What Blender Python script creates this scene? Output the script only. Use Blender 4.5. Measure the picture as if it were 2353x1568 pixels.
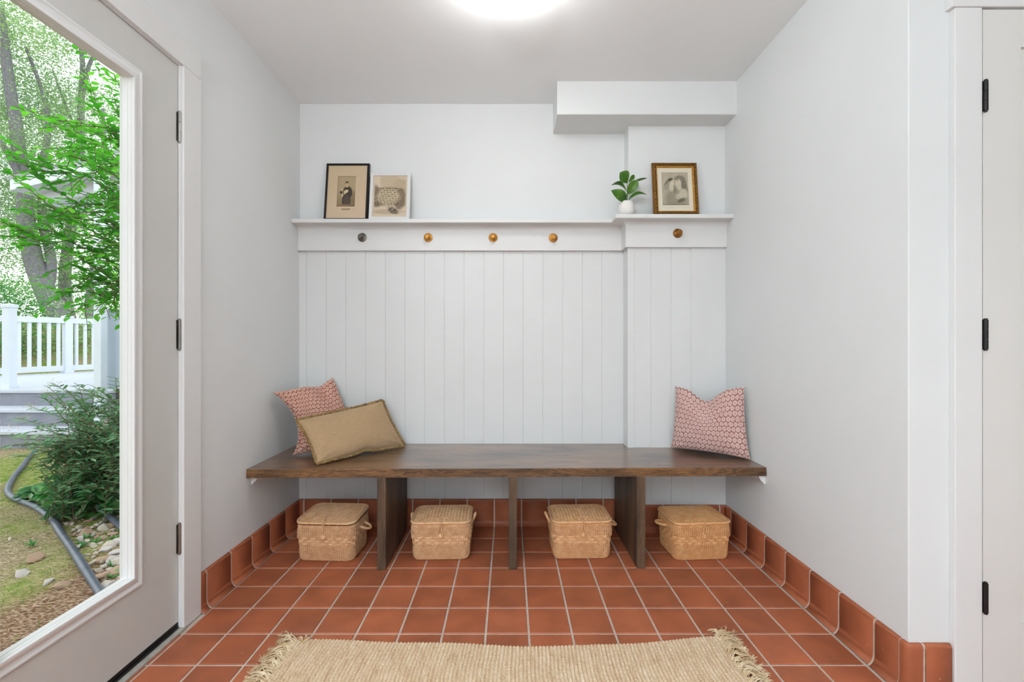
import bpy, math, random
from mathutils import Vector, Matrix, noise as mnoise
R = math.radians; PI = math.pi
for o in list(bpy.data.objects): bpy.data.objects.remove(o)
SC = bpy.context.scene; COL = SC.collection
rnd = random.Random(7)

# ------------------------------------------------------------------ camera, world, exposure
F = 1027.0; VX, VY = 1170.0, 785.0; CH = 1.082
cam_d = bpy.data.cameras.new('camera'); cam = bpy.data.objects.new('camera', cam_d); COL.objects.link(cam)
cam_d.sensor_width = 36.0; cam_d.sensor_fit = 'HORIZONTAL'; cam_d.lens = F/2353*36
cam_d.shift_x = (1176.5-VX)/2353; cam_d.shift_y = (VY-784)/2353
cam_d.clip_start = 0.02; cam_d.clip_end = 200
cam.location = (0, 0, CH); cam.rotation_euler = (R(90), 0, 0)
SC.camera = cam
world = bpy.data.worlds.new('overcast'); SC.world = world; world.use_nodes = True
bg = world.node_tree.nodes['Background']; bg.inputs[0].default_value = (0.93, 0.97, 1.0, 1); bg.inputs[1].default_value = 2.7
SC.view_settings.view_transform = 'Standard'; SC.view_settings.look = 'None'
SC.view_settings.gamma = 1; SC.view_settings.use_curve_mapping = False
SC.view_settings.exposure = -0.17
LAMP = 18.0
def lamp_light(name,kind,loc_,energy,size=.3,rot=(0,0,0),col=(1,1,1)):
    l=bpy.data.lights.new(name,kind); l.energy=energy; l.color=col
    if kind=='AREA': l.shape='DISK'; l.size=size
    o=bpy.data.objects.new(name,l); o.location=loc_; o.rotation_euler=rot; COL.objects.link(o); return o
# unseen fill light added behind the camera, aimed up to brighten the ceiling
for ux,uy in ((-.72,-1.32),):
    lamp_light('added_fill_light','AREA',(ux,uy,1.62),145,.34,(R(180),0,0),(.86,.94,1.0))

def W(px, py, Y): return Vector(((px-VX)*Y/F, Y, CH-(py-VY)*Y/F))

# ------------------------------------------------------------------ scene helpers
def link(o, parent=None):
    COL.objects.link(o)
    if parent: o.parent = parent
    return o
def tag(o, label=None, cat=None, group=None, kind=None):
    if label: o['label'] = label
    if cat: o['category'] = cat
    if group: o['group'] = group
    if kind: o['kind'] = kind
    return o
def empty(name, loc=(0,0,0), rz=0, rx=0):
    o = bpy.data.objects.new(name, None); o.location = loc; o.rotation_euler = (rx, 0, rz); o.empty_display_size = .1
    return link(o)
def copy_tree(o, parent=None):
    c = o.copy(); link(c, parent)
    for ch in o.children: copy_tree(ch, c)
    return c

class MB:
    def __init__(s): s.v=[]; s.f=[]; s.m=[]; s.uv={}; s.col={}
    def add(s, vs, fs, mi=0):
        b=len(s.v); s.v += [tuple(p) for p in vs]
        for f in fs: s.f.append(tuple(i+b for i in f)); s.m.append(mi)
        return b
    def box(s, x0,x1,y0,y1,z0,z1, mi=0):
        s.add([(x0,y0,z0),(x1,y0,z0),(x1,y1,z0),(x0,y1,z0),(x0,y0,z1),(x1,y0,z1),(x1,y1,z1),(x0,y1,z1)],
              [(0,3,2,1),(4,5,6,7),(0,1,5,4),(1,2,6,5),(2,3,7,6),(3,0,4,7)], mi)
    def tube(s, pts, r, n=8, closed=False, mi=0, caps=True):
        P=[Vector(p) for p in pts]; k=len(P)
        rr = r if isinstance(r,(list,tuple)) else [r]*k
        T=[]
        for i in range(k):
            a=P[(i-1)%k] if (closed or i>0) else P[i]; b=P[(i+1)%k] if (closed or i<k-1) else P[i]
            t=(b-a); T.append(t.normalized() if t.length>1e-9 else Vector((0,0,1)))
        ref=Vector((0,0,1)) if abs(T[0].z)<.9 else Vector((1,0,0))
        nx=T[0].cross(ref).normalized(); vs=[]
        for i in range(k):
            nx=(nx-T[i]*nx.dot(T[i]));
            nx = nx.normalized() if nx.length>1e-6 else T[i].orthogonal().normalized()
            ny=T[i].cross(nx)
            for j in range(n):
                a=2*PI*j/n; vs.append(P[i]+nx*(math.cos(a)*rr[i])+ny*(math.sin(a)*rr[i]))
        fs=[]
        for i in range(k if closed else k-1):
            i2=(i+1)%k
            for j in range(n):
                j2=(j+1)%n; fs.append((i*n+j,i2*n+j,i2*n+j2,i*n+j2))
        if caps and not closed:
            fs.append(tuple(range(n))); fs.append(tuple((k-1)*n+j for j in reversed(range(n))))
        s.add(vs,fs,mi)
    def lathe(s, prof, n=24, c=(0,0,0), axis='z', mi=0):
        vs=[]; fs=[]
        for r,h in prof:
            for j in range(n):
                a=2*PI*j/n; x=r*math.cos(a); y=r*math.sin(a)
                p=(x,y,h) if axis=='z' else (x,-h,y)
                vs.append((p[0]+c[0],p[1]+c[1],p[2]+c[2]))
        k=len(prof)
        for i in range(k-1):
            for j in range(n):
                j2=(j+1)%n; fs.append((i*n+j,i*n+j2,(i+1)*n+j2,(i+1)*n+j))
        if prof[0][0]>1e-5: fs.append(tuple(reversed(range(n))))
        if prof[-1][0]>1e-5: fs.append(tuple((k-1)*n+j for j in range(n)))
        s.add(vs,fs,mi)
    def sheet(s, rows, closed=False, mi=0):
        nr=len(rows); nc=len(rows[0]); vs=[p for r in rows for p in r]; fs=[]
        for i in range(nr-1):
            for j in range(nc if closed else nc-1):
                j2=(j+1)%nc; fs.append((i*nc+j,i*nc+j2,(i+1)*nc+j2,(i+1)*nc+j))
        s.add(vs,fs,mi)
    def build(s, name, mats, parent=None, smooth=True, bevel=0, angle=40, uv=None, vcol=None):
        me=bpy.data.meshes.new(name); me.from_pydata(s.v,[],s.f); 
        if not isinstance(mats,(list,tuple)): mats=[mats]
        for m in mats: me.materials.append(m)
        if any(s.m): me.polygons.foreach_set('material_index', s.m)
        if smooth:
            me.polygons.foreach_set('use_smooth',[True]*len(s.f))
        me.update()
        if uv:
            l=me.uv_layers.new(name='UVMap'); vi=[0]*len(me.loops); me.loops.foreach_get('vertex_index',vi)
            l.data.foreach_set('uv',[c for i in vi for c in uv[i]])
        if vcol:
            a=me.color_attributes.new('tint','FLOAT_COLOR','POINT'); a.data.foreach_set('color',[c for q in vcol for c in (q[0],q[1],q[2],1)])
        o=bpy.data.objects.new(name,me); link(o,parent)
        if bevel:
            b=o.modifiers.new('bevel','BEVEL'); b.width=bevel; b.segments=2; b.limit_method='ANGLE'; b.angle_limit=R(30)
        if smooth:
            me.set_sharp_from_angle(angle=R(angle))
        return o

# ------------------------------------------------------------------ material helpers
def lin(c):
    c=c/255.0; return c/12.92 if c<=.04045 else ((c+.055)/1.055)**2.4
def C(r,g,b): return (lin(r),lin(g),lin(b),1)
class Mat:
    def __init__(s,name):
        s.m=bpy.data.materials.new(name); s.m.use_nodes=True; s.t=s.m.node_tree; s.n=s.t.nodes
        s.b=s.n['Principled BSDF']; s.L=s.t.links
        s.co=s.n.new('ShaderNodeTexCoord')
    def set(s,inp,v):
        if v is None: return
        if isinstance(v,bpy.types.NodeSocket): s.L.new(v,inp)
        else: inp.default_value=v
    def math(s,op,a,b=None,c=None,clamp=False):
        n=s.n.new('ShaderNodeMath'); n.operation=op; n.use_clamp=clamp
        s.set(n.inputs[0],a); s.set(n.inputs[1],b); s.set(n.inputs[2],c); return n.outputs[0]
    def mapping(s,vec=None,scale=(1,1,1),loc=(0,0,0),rot=(0,0,0)):
        n=s.n.new('ShaderNodeMapping'); s.set(n.inputs[0],vec or s.co.outputs['Object'])
        n.inputs[1].default_value=loc; n.inputs[2].default_value=rot; n.inputs[3].default_value=scale; return n.outputs[0]
    def noise(s,vec=None,scale=5,detail=3,rough=.5,dist=0,col=False):
        n=s.n.new('ShaderNodeTexNoise'); s.set(n.inputs['Vector'],vec or s.co.outputs['Object'])
        n.inputs['Scale'].default_value=scale; n.inputs['Detail'].default_value=detail
        n.inputs['Roughness'].default_value=rough; n.inputs['Distortion'].default_value=dist
        return n.outputs['Color' if col else 'Fac']
    def voro(s,vec=None,scale=5,feat='F1',out='Distance',rnd=1):
        n=s.n.new('ShaderNodeTexVoronoi'); n.feature=feat; s.set(n.inputs['Vector'],vec or s.co.outputs['Object'])
        n.inputs['Scale'].default_value=scale; n.inputs['Randomness'].default_value=rnd; return n.outputs[out]
    def ramp(s,fac,stops,interp='LINEAR'):
        n=s.n.new('ShaderNodeValToRGB'); s.set(n.inputs[0],fac); r=n.color_ramp; r.interpolation=interp
        while len(r.elements)<len(stops): r.elements.new(.5)
        for e,(p,c) in zip(r.elements,stops):
            e.position=p; e.color=c if len(c)==4 else (*c,1)
        return n.outputs[0]
    def mix(s,fac,a,b,mode='MIX'):
        n=s.n.new('ShaderNodeMix'); n.data_type='RGBA'; n.blend_type=mode
        s.set(n.inputs[0],fac); s.set(n.inputs[6],a); s.set(n.inputs[7],b); return n.outputs[2]
    def bump(s,h,dist=.002,strength=1):
        n=s.n.new('ShaderNodeBump'); n.inputs['Strength'].default_value=strength; n.inputs['Distance'].default_value=dist
        s.set(n.inputs['Height'],h); return n.outputs[0]
    def attr(s,name):
        n=s.n.new('ShaderNodeAttribute'); n.attribute_name=name; return n.outputs['Color']
    def objcol(s):
        n=s.n.new('ShaderNodeObjectInfo'); return n.outputs['Color']
    def out(s,base,rough=.5,metal=0,normal=None,spec=None,**kw):
        s.set(s.b.inputs['Base Color'],base); s.set(s.b.inputs['Roughness'],rough); s.set(s.b.inputs['Metallic'],metal)
        if normal is not None: s.set(s.b.inputs['Normal'],normal)
        if spec is not None: s.set(s.b.inputs['Specular IOR Level'],spec)
        for k,v in kw.items(): s.set(s.b.inputs[k.replace('_',' ')],v)
        return s.m
def grey(f): return (f,f,f,1)
def paint(name,c,rough=.5,var=.03,scale=6,bd=.0004,bs=180,spec=.4):
    m=Mat(name); n=m.noise(scale=scale,detail=3)
    lo=tuple(x*(1-var) for x in c[:3])+(1,); hi=tuple(min(1,x*(1+var)) for x in c[:3])+(1,)
    return m.out(m.ramp(n,[(.35,lo),(.65,hi)]),rough,normal=m.bump(m.noise(scale=bs,detail=2),bd,.4),spec=spec)
def vary(name,c1,c2,scale=10,rough=.6,stretch=(1,1,1),bd=.001,detail=4,metal=0,spec=None,bs=None):
    m=Mat(name); v=m.mapping(scale=stretch); n=m.noise(v,scale=scale,detail=detail,rough=.6)
    nb=m.noise(v,scale=bs,detail=2) if bs else n
    return m.out(m.ramp(n,[(.3,c1),(.7,c2)]),rough,metal,normal=m.bump(nb,bd,.6),spec=spec)

M_wall = paint('wall_paint',C(227,229,229),.62,.01,3,.0006,260,.3)
M_ceil = paint('ceiling_paint',C(244,246,247),.8,.008,3,.0006,260,.2)
M_trim = paint('trim_paint',C(226,226,225),.35,.01,5,.0003,60,.5)
M_bead = paint('beadboard_paint',C(224,225,225),.38,.01,5,.0003,60,.5)
M_door = paint('door_paint',C(205,204,200),.42,.012,5,.0003,90,.5)
M_door2 = paint('interior_door_paint',C(222,220,216),.42,.01,5,.0003,90,.5)
M_grout = vary('grout',C(186,166,152),C(206,188,174),40,.9,bd=.0005)
def tile_mat(name, base):
    m=Mat(name); t=m.attr('tint')
    n=m.noise(scale=9,detail=4); n2=m.noise(scale=2.2,detail=2)
    c=m.mix(1,base,m.ramp(n,[(.3,(.80,.80,.82)),(.7,(1.12,1.12,1.10))]),'MULTIPLY')
    c=m.mix(1,c,t,'MULTIPLY')
    c=m.mix(m.math('MULTIPLY',m.ramp(n2,[(.55,(0,0,0)),(.75,(1,1,1))]),.10),c,C(178,128,112))
    v=m.voro(scale=16,rnd=1); sp=m.math('LESS_THAN',v,.028)
    c=m.mix(m.math('MULTIPLY',sp,.75),c,C(226,205,190))
    r=m.ramp(n,[(.3,(.44,.44,.44)),(.7,(.58,.58,.58))])
    return m.out(c,r,normal=m.bump(m.noise(scale=70,detail=4),.0006,.5),spec=.36)
M_tile = tile_mat('quarry_tile',C(172,98,66))
M_black = paint('matte_black',C(22,20,19),.45,.05)
M_blackframe = paint('black_frame',C(20,16,13),.35,.05)
M_rubber = paint('black_rubber',C(14,14,15),.5,.05)
M_steel = vary('brushed_nickel',C(120,118,114),C(165,163,158),60,.32,(1,1,.1),.0002,metal=1)
M_brass = vary('aged_brass',C(150,100,40),C(205,152,80),45,.38,bd=.0004,metal=.85)
M_brassd = vary('dull_bronze',C(120,78,30),C(168,112,52),45,.42,bd=.0004,metal=.8)
M_pewter = vary('dark_pewter',C(70,66,62),C(130,124,114),45,.4,bd=.0004,metal=.8)
m=Mat('lamp_glass'); m.out((.9,.88,.84,1),.3,Emission_Color=(.97,.985,.98,1),Emission_Strength=LAMP); M_lamp=m.m
m=Mat('window_glass'); g=m.n.new('ShaderNodeBsdfGlass'); g.inputs['IOR'].default_value=1.02; g.inputs['Roughness'].default_value=0
tr=m.n.new('ShaderNodeBsdfTransparent'); tr.inputs[0].default_value=(.97,.985,.98,1)
gl=m.n.new('ShaderNodeBsdfGlossy'); gl.inputs['Roughness'].default_value=.02
fr=m.n.new('ShaderNodeFresnel'); fr.inputs[0].default_value=1.10
mx=m.n.new('ShaderNodeMixShader'); m.L.new(fr.outputs[0],mx.inputs[0]); m.L.new(tr.outputs[0],mx.inputs[1]); m.L.new(gl.outputs[0],mx.inputs[2])
m.L.new(mx.outputs[0],m.n['Material Output'].inputs[0]); M_glass=m.m

def wood(name, stretch, dark, mid, light, rough=.42, contrast=1, coat=.15, seed=0):
    m=Mat(name); v=m.mapping(scale=stretch,loc=(seed,seed*.3,0))
    n1=m.noise(v,scale=1.6,detail=5,rough=.55,dist=1.6)
    rings=m.math('FRACT',m.math('MULTIPLY',n1,7*contrast))
    n2=m.noise(m.mapping(scale=tuple(x*4 for x in stretch)),scale=6,detail=6,rough=.7)
    big=m.noise(m.mapping(scale=tuple(x**.5 for x in stretch),loc=(3+seed,0,0)),scale=2.0,detail=2)
    c=m.ramp(rings,[(0,mid),(.45,light),(.85,mid),(.97,dark)])
    c=m.mix(.5,c,m.ramp(n2,[(.35,dark),(.65,light)]))
    c=m.mix(1,c,m.ramp(big,[(.36,(.50,.48,.50)),(.47,(.85,.84,.84)),(.64,(1.25,1.18,1.08))]),'MULTIPLY')
    return m.out(c,rough,normal=m.bump(n2,.0006,.5),Coat_Weight=coat,Coat_Roughness=.3)
M_btop = wood('stained_top',(1.1,9,9),C(62,42,28),C(98,68,47),C(134,98,70),.24,.45,.8)
M_bedge= wood('stained_edge',(1.6,9,13),C(34,24,18),C(92,62,38),C(150,110,70),.45,1.0,.1,2)
M_bleg = wood('stained_leg',(26,26,1.2),C(50,37,28),C(84,64,48),C(112,90,70),.5,.8,.05,5)
def cane(name):
    m=Mat(name); n=m.noise(scale=40,detail=3); n2=m.noise(scale=7,detail=2)
    c=m.ramp(n,[(.25,C(216,168,124)),(.5,C(232,190,148)),(.75,C(242,208,170))])
    c=m.mix(m.math('MULTIPLY',n2,.25),c,C(204,142,92))
    c=m.mix(1,c,m.objcol(),'MULTIPLY')
    return m.out(c,.5,normal=m.bump(m.noise(scale=300,detail=2),.0003,.5),spec=.4)
M_cane=cane('rattan_cane')
M_pot = paint('white_ceramic',C(232,230,226),.4,.02,20)
def leafmat(name,c1,c2,c3,scale=8,trans=.35,rough=.5,spec=.5):
    m=Mat(name); n=m.noise(scale=scale,detail=2)
    c=m.ramp(n,[(.3,c1),(.5,c2),(.72,c3)])
    m.out(c,rough,spec=spec); tb=m.n.new('ShaderNodeBsdfTranslucent')
    m.L.new(m.mix(1,c,(1.05,1.15,.72,1),'MULTIPLY'),tb.inputs[0])
    mx=m.n.new('ShaderNodeMixShader'); mx.inputs[0].default_value=trans
    m.L.new(m.b.outputs[0],mx.inputs[1]); m.L.new(tb.outputs[0],mx.inputs[2]); m.L.new(mx.outputs[0],m.n['Material Output'].inputs[0])
    return m.m
M_fig = leafmat('fig_leaf',C(44,88,14),C(66,112,22),C(104,140,46),14,.15,.38)
M_figstem = vary('fig_stem',C(70,84,40),C(96,104,56),60)

# ================================================================== SETTING
XL, XR, YB, YB2, ZC = -1.241, 1.233, 2.645, 2.55, 2.493
BX = .682                      # where the chimney bump starts
YF = -2.2                      # front of the room
def S(o): o['kind']='structure'; return o
# floor : grout bed + individual bevelled tiles in one mesh
P=.16; GX=-.087; GY=2.455
mb=MB(); tint=[]
mb.box(-1.5,3.1,YF,YB+.1,-.06,-.0035,0); tint += [(1,1,1)]*8
i0=int(math.floor((-1.36-GX)/P)); 
for i in range(-8,20):
    for j in range(-30,2):
        x0=GX+i*P; y0=GY+j*P; x1=x0+P; y1=y0+P
        if y0<-.55 or y1>2.62 : continue
        if x1>3.05 : continue
        if x1>1.20 and y1>1.36 : continue
        g=.0042; b=.0022; cx0=x0+g; cx1=x1-g; cy0=y0+g; cy1=y1-g
        if x0<-1.21:
            if y1>1.70: continue
            cx0=-1.226
        z=rnd.uniform(-.0003,.0003)
        vs=[(cx0,cy0,-.0045),(cx1,cy0,-.0045),(cx1,cy1,-.0045),(cx0,cy1,-.0045),
            (cx0,cy0,z-b),(cx1,cy0,z-b),(cx1,cy1,z-b),(cx0,cy1,z-b),
            (cx0+b,cy0+b,z),(cx1-b,cy0+b,z),(cx1-b,cy1-b,z),(cx0+b,cy1-b,z)]
        fs=[(8,9,10,11)]
        for k in range(4):
            k2=(k+1)%4; fs+= [(k,k2,4+k2,4+k),(4+k,4+k2,8+k2,8+k)]
        mb.add(vs,fs,1)
        t=rnd.uniform(.88,1.1); w=rnd.uniform(-.03,.03); tint += [(t,t*(1+w),t*(1+w*1.5))]*12
mb.box(-1.24,3.0,YF,-.56,-.004,.0,2); tint += [(1,1,1)]*8  # unseen pale boards added so the bounced light stays bright and neutral
S(mb.build('floor',[M_grout,M_tile,vary('pale_bounce_boards',C(196,190,180),C(214,208,198),3,.5,(1,10,1))],vcol=tint,angle=30))

# ceiling with boxed soffit
mb=MB(); mb.box(-1.4,3.1,YF,YB+.1,ZC,ZC+.1)
mb.box(.2595,XR+.02,2.423,YB+.05,2.3136,ZC+.01,1)
S(mb.build('ceiling',[M_ceil,M_wall],smooth=False,bevel=.004))
# walls
mb=MB(); mb.box(XL-.1,XR+.1,YB+.006,YB+.12,-.05,ZC); mb.box(BX,XR+.05,YB2+.006,YB+.05,-.05,ZC)
S(mb.build('wall_back',M_wall,smooth=False,bevel=.002))
DY0,DY1,DZ = .868,1.675,2.120
mb=MB(); mb.box(XL-.14,XL,DY1+.012,YB+.1,-.05,ZC+.02); mb.box(XL-.14,XL,YF,DY0-.012,-.05,ZC+.02); mb.box(XL-.14,XL,DY0-.012,DY1+.012,DZ+.012,ZC+.02)
S(mb.build('wall_left',M_wall,smooth=False))
mb=MB(); mb.box(XR,XR+.25,1.38,YB+.1,-.05,ZC+.02); mb.box(XR+.249,1.43,1.38,1.5,-.05,ZC+.02)
mb.box(1.43,2.4,1.38,1.5,2.11,ZC+.02); mb.box(2.30,3.1,1.38,1.5,-.05,ZC+.02)
S(mb.build('wall_right',M_wall,smooth=False,bevel=.003))
mb=MB(); mb.box(3.0,3.1,YF,1.5,-.05,ZC+.02); S(mb.build('wall_far_right',M_wall,smooth=False))
# unseen front wall; its wide opening is added to let sky light in
mb=MB(); mb.box(XL-.14,-1.1,YF-.12,YF,-.05,ZC+.02); mb.box(1.3,3.1,YF-.12,YF,-.05,ZC+.02); mb.box(-1.1,1.3,YF-.12,YF,2.35,ZC+.02)
S(mb.build('wall_front',M_wall,smooth=False))

# beadboard panelling
def bead_panel(mb, x0, x1, y, z0, z1, grooves, back):
    xs=[x0]
    for g in grooves: xs += [g-.0022,g-.0008,g+.0008,g+.0022,g+.0036,g+.005]
    xs.append(x1); ys=[y]
    for g in grooves: ys += [y,y+.0028,y+.0028,y,y,y]
    ys.append(y)
    # rounded bead beside each groove
    for k,g in enumerate(grooves):
        b=1+k*6; ys[b+4]=y-.0; 
    n=len(xs)
    mb.sheet([[(xs[i],ys[i],z0) for i in range(n)],[(xs[i],ys[i],z1) for i in range(n)]])
    mb.add([(x0,y,z0),(x1,y,z0),(x1,back,z0),(x0,back,z0)],[(0,3,2,1)])
    mb.add([(x0,y,z0),(x0,back,z0),(x0,back,z1),(x0,y,z1)],[(0,1,2,3)])
G1=[(705.5+45.15*k-VX)*YB/F for k in range(0,17) if abs(705.5+45.15*k-1427)>5]
G2=[(x-VX)*YB2/F for x in (1495.6,1541.8,1588,1635)]
mb=MB(); bead_panel(mb,XL,BX,YB-.004,.152,1.70,G1,YB+.01)
S(mb.build('trim_1',M_bead,smooth=False))
mb=MB(); bead_panel(mb,BX+.03,XR,YB2-.004,.152,1.70,G2,YB2+.01)
mb.box(BX+.002,BX+.031,YB2-.008,YB2+.008,.152,1.66)
mb.box(BX-.008,BX+.002,YB2-.008,YB-.003,.152,1.66)
mb.box(XR-.10,XR,YB2-.0045,YB2,.152,1.66)
S(mb.build('trim_2',M_bead,smooth=False,bevel=.001))
# thin dark joint under the panel is real: base tiles project
# cove base tiles
PROF=[(0,.152),(.006,.154),(.0105,.152),(.0135,.147),(.0145,.140),(.0145,.034),(.0165,.022),(.0215,.011),(.0275,.004),(.034,.0005)]
def base_run(mb, tint, a, b, origin, along, outd, joints, end_a=False, end_b=False):
    """tiles from a to b along `along`; outd points into the room."""
    al=Vector(along); od=Vector(outd); og=Vector(origin)
    def P3(s,d,z): return og+al*s+od*d+Vector((0,0,z))
    js=sorted([j for j in joints if a+.01<j<b-.01]); ed=[a]+js+[b]
    # grout backing
    rows=[[P3(s,max(0,d-.0022),z-.0018) for d,z in PROF] for s in (a,b)]
    n0=len(mb.v); mb.sheet(rows,mi=0); tint += [(1,1,1)]*(len(mb.v)-n0)
    for k in range(len(ed)-1):
        s0=ed[k]+(.0038 if k>0 else .001); s1=ed[k+1]-(.0038 if k<len(ed)-2 else .001)
        t=rnd.uniform(.86,1.06); n0=len(mb.v)
        bz=.0015
        rows=[[P3(s0,max(0,d-.0025),z-.001) for d,z in PROF],[P3(s0+bz,d,z) for d,z in PROF],[P3(s1-bz,d,z) for d,z in PROF],[P3(s1,max(0,d-.0025),z-.001) for d,z in PROF]]
        mb.sheet(rows,mi=1); tint += [(t,t,t)]*(len(mb.v)-n0)
JY=[GY-P*k for k in range(-1,30)]
JX=[GX+P*k for k in range(-12,20)]
mb=MB(); ti=[]
base_run(mb,ti,1.772,YB-.01,(XL,0,0),(0,1,0),(1,0,0),JY)
base_run(mb,ti,YF,DY0-.1,(XL,0,0),(0,1,0),(1,0,0),JY)
S(mb.build('baseboard_left',[M_grout,M_tile],vcol=ti,angle=60))
mb=MB(); ti=[]
base_run(mb,ti,XL+.012,BX-.012,(0,YB-.006,0),(1,0,0),(0,-1,0),JX)
base_run(mb,ti,BX-.012,XR-.012,(0,YB2-.006,0),(1,0,0),(0,-1,0),JX)
base_run(mb,ti,YB2-.016,YB-.01,(BX,0,0),(0,1,0),(-1,0,0),[])
S(mb.build('baseboard_back',[M_grout,M_tile],vcol=ti,angle=60))
mb=MB(); ti=[]
base_run(mb,ti,1.40,YB2-.01,(XR,0,0),(0,1,0),(-1,0,0),JY)
# rounded outside corner tile: sweep profile round the corner
cx,cy=XR+.006,1.386
def corner(mb,ti,shrink,mi,a0,a1,ext0,ext1):
    rows=[]
    def ring(fn): rows.append([fn(d,z) for d,z in PROF])
    ring(lambda d,z:(XR-max(0,d-shrink),1.40+ext0,z-shrink*.6))
    for k in range(9):
        a=PI+(PI/2)*k/8
        ring(lambda d,z,a=a:(cx+math.cos(a)*(.006+max(0,d-shrink)),cy+math.sin(a)*(.006+max(0,d-shrink)),z-shrink*.6))
    ring(lambda d,z:(cx+.030+ext1,1.38-max(0,d-shrink),z-shrink*.6))
    n0=len(mb.v); mb.sheet(rows,mi=mi); ti += [(.95,.95,.95)]*(len(mb.v)-n0)
corner(mb,ti,.0022,0,0,0,0,.01)
corner(mb,ti,0,1,0,0,-.0038,-.0038)
base_run(mb,ti,XR+.040,1.356,(0,1.38,0),(1,0,0),(0,-1,0),[])
S(mb.build('baseboard_right',[M_grout,M_tile],vcol=ti,angle=60))

# ================================================================== GLASS DOOR (left)
def casing(mb,boxes):
    for b in boxes: mb.box(*b)
mb=MB()
casing(mb,[(XL,XL+.019,DY1+.004,DY1+.100,0,DZ),(XL,XL+.019,DY0-.100,DY1+.100,DZ,DZ+.100),(XL,XL+.019,DY0-.100,DY0-.004,0,DZ)])
S(mb.build('trim_3',M_trim,smooth=False,bevel=.003))
mb=MB()   # jamb
casing(mb,[(XL-.13,XL+.004,DY1+.003,DY1+.014,0,DZ),(XL-.13,XL+.004,DY0-.014,DY0-.003,0,DZ),(XL-.13,XL+.004,DY0-.014,DY1+.014,DZ-.002,DZ+.012),
           (XL-.065,XL-.048,DY1-.010,DY1+.005,0,DZ)])
S(mb.build('trim_4',M_trim,smooth=False,bevel=.002))
mb=MB(); mb.box(XL-.15,XL+.024,DY0-.012,DY1+.012,-.004,.008); S(mb.build('trim_5',vary('threshold_metal',C(150,146,138),C(184,180,172),30,.45),smooth=False,bevel=.003))
door=S(empty('door_1',(XL-.002,DY1,0)))
DX=XL-.002   # inner face of the leaf
LY0,LY1,LZ0,LZ1 = 1.033,1.511,.2586,1.996
ox,oy,oz=door.location
def loc(mb,off):
    mb.v=[(x-off[0],y-off[1],z-off[2]) for x,y,z in mb.v]; return mb
i=.028
mb=MB(); x0,x1=DX-.044,DX
mb.box(x0,x1,DY0,LY0+i,.03,DZ-.004); mb.box(x0,x1,LY1-i,DY1,.03,DZ-.004)
mb.box(x0,x1,LY0+i,LY1-i,.03,LZ0+i); mb.box(x0,x1,LY0+i,LY1-i,LZ1-i,DZ-.004)
loc(mb,door.location).build('door_leaf',M_door,door,smooth=False)
LP=[(0,0),(.002,.005),(.006,.0085),(.011,.009),(.016,.0065),(.022,.0062),(.030,.010),(.040,.0145),(.0450,.0150),(.0465,.0135),(.0470,.006),(.0482,.005),(.0485,-.004),(.0500,-.006),(.0503,-.022)]
def frame_sweep(mb,y0,y1,z0,z1,prof,fx,mi=0):
    rows=[]
    for o,h in prof:
        rows.append([(fx(h),y0+o,z0+o),(fx(h),y1-o,z0+o),(fx(h),y1-o,z1-o),(fx(h),y0+o,z1-o)])
    mb.sheet(rows,closed=True,mi=mi)
mb=MB(); frame_sweep(mb,LY0,LY1,LZ0,LZ1,LP,lambda h:DX+h); frame_sweep(mb,LY0,LY1,LZ0,LZ1,[(o*.58,h*.5) for o,h in LP],lambda h:DX-.044-h)
loc(mb,door.location).build('glazing_frame',M_trim,door,smooth=True,angle=25)
mb=MB(); mb.box(DX-.028,DX-.0215,LY0+.030,LY1-.030,LZ0+.030,LZ1-.030)
loc(mb,door.location).build('glass_pane',M_glass,door,smooth=False)
mb=MB(); mb.box(DX-.04,DX+.003,DY0+.003,DY1-.001,.012,.030); mb.box(DX-.03,DX+.006,DY0+.003,DY1-.006,.0085,.013)
mb.tube([(DX+.005,DY0+.01,.013),(DX+.005,DY1-.005,.013)],.004,8)
loc(mb,door.location).build('door_sweep',M_rubber,door,bevel=.001)
def hinge(parent,loc_,mat,L=.1,name='hinge',vertical_gap=True):
    e=MB(); r=.0062; x,y,z=loc_
    n=3
    for k in range(n):
        a=z-L/2+k*L/n+.0006; b=z-L/2+(k+1)*L/n-.0006
        e.tube([(x,y,a),(x,y,b)],r,12)
    e.tube([(x,y,z-L/2-.004),(x,y,z+L/2+.004)],r*.72,10)
    return e
for z in (1.887,1.108,.342):
    e=hinge(None,(DX+.006,DY1+.003,z),M_steel,.112)
    e.box(DX-.002,DX+.001,DY1-.007,DY1+.002,z-.054,z+.054)
    loc(e,door.location).build('hinge',M_steel,door,angle=40)

# ================================================================== RIGHT DOOR
mb=MB(); casing(mb,[(1.357,1.441,1.360,1.381,0,2.100),(1.345,2.41,1.356,1.381,2.100,2.20),(2.31,2.394,1.360,1.381,0,2.100)])
S(mb.build('trim_6',M_trim,smooth=False,bevel=.003))
d2=S(empty('door_2',(1.4445,1.3625,0)))
mb=MB(); y0,y1=1.3625,1.3985
mb.box(1.4445,1.560,y0,y1,.008,2.094); mb.box(2.19,2.305,y0,y1,.008,2.094)
mb.box(1.560,2.19,y0,y1,.008,.22); mb.box(1.560,2.19,y0,y1,1.98,2.094); mb.box(1.559,2.191,y0+.010,y1-.01,.21,1.99)
loc(mb,d2.location).build('door_leaf',M_door2,d2,smooth=False)
for z in (1.829,1.103,.302):
    e=hinge(None,(1.4475,1.3575,z),M_black,.090); e.box(1.4425,1.4555,1.3605,1.3625,z-.046,z+.046)
    loc(e,d2.location).build('hinge',M_black,d2)
mb=MB(); mb.lathe([(.026,0),(.026,.006),(.010,.010),(.010,.035),(.024,.045),(.027,.058),(.018,.068),(0.0,.070)],20,(2.25,1.3625,.95),'y')
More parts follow.
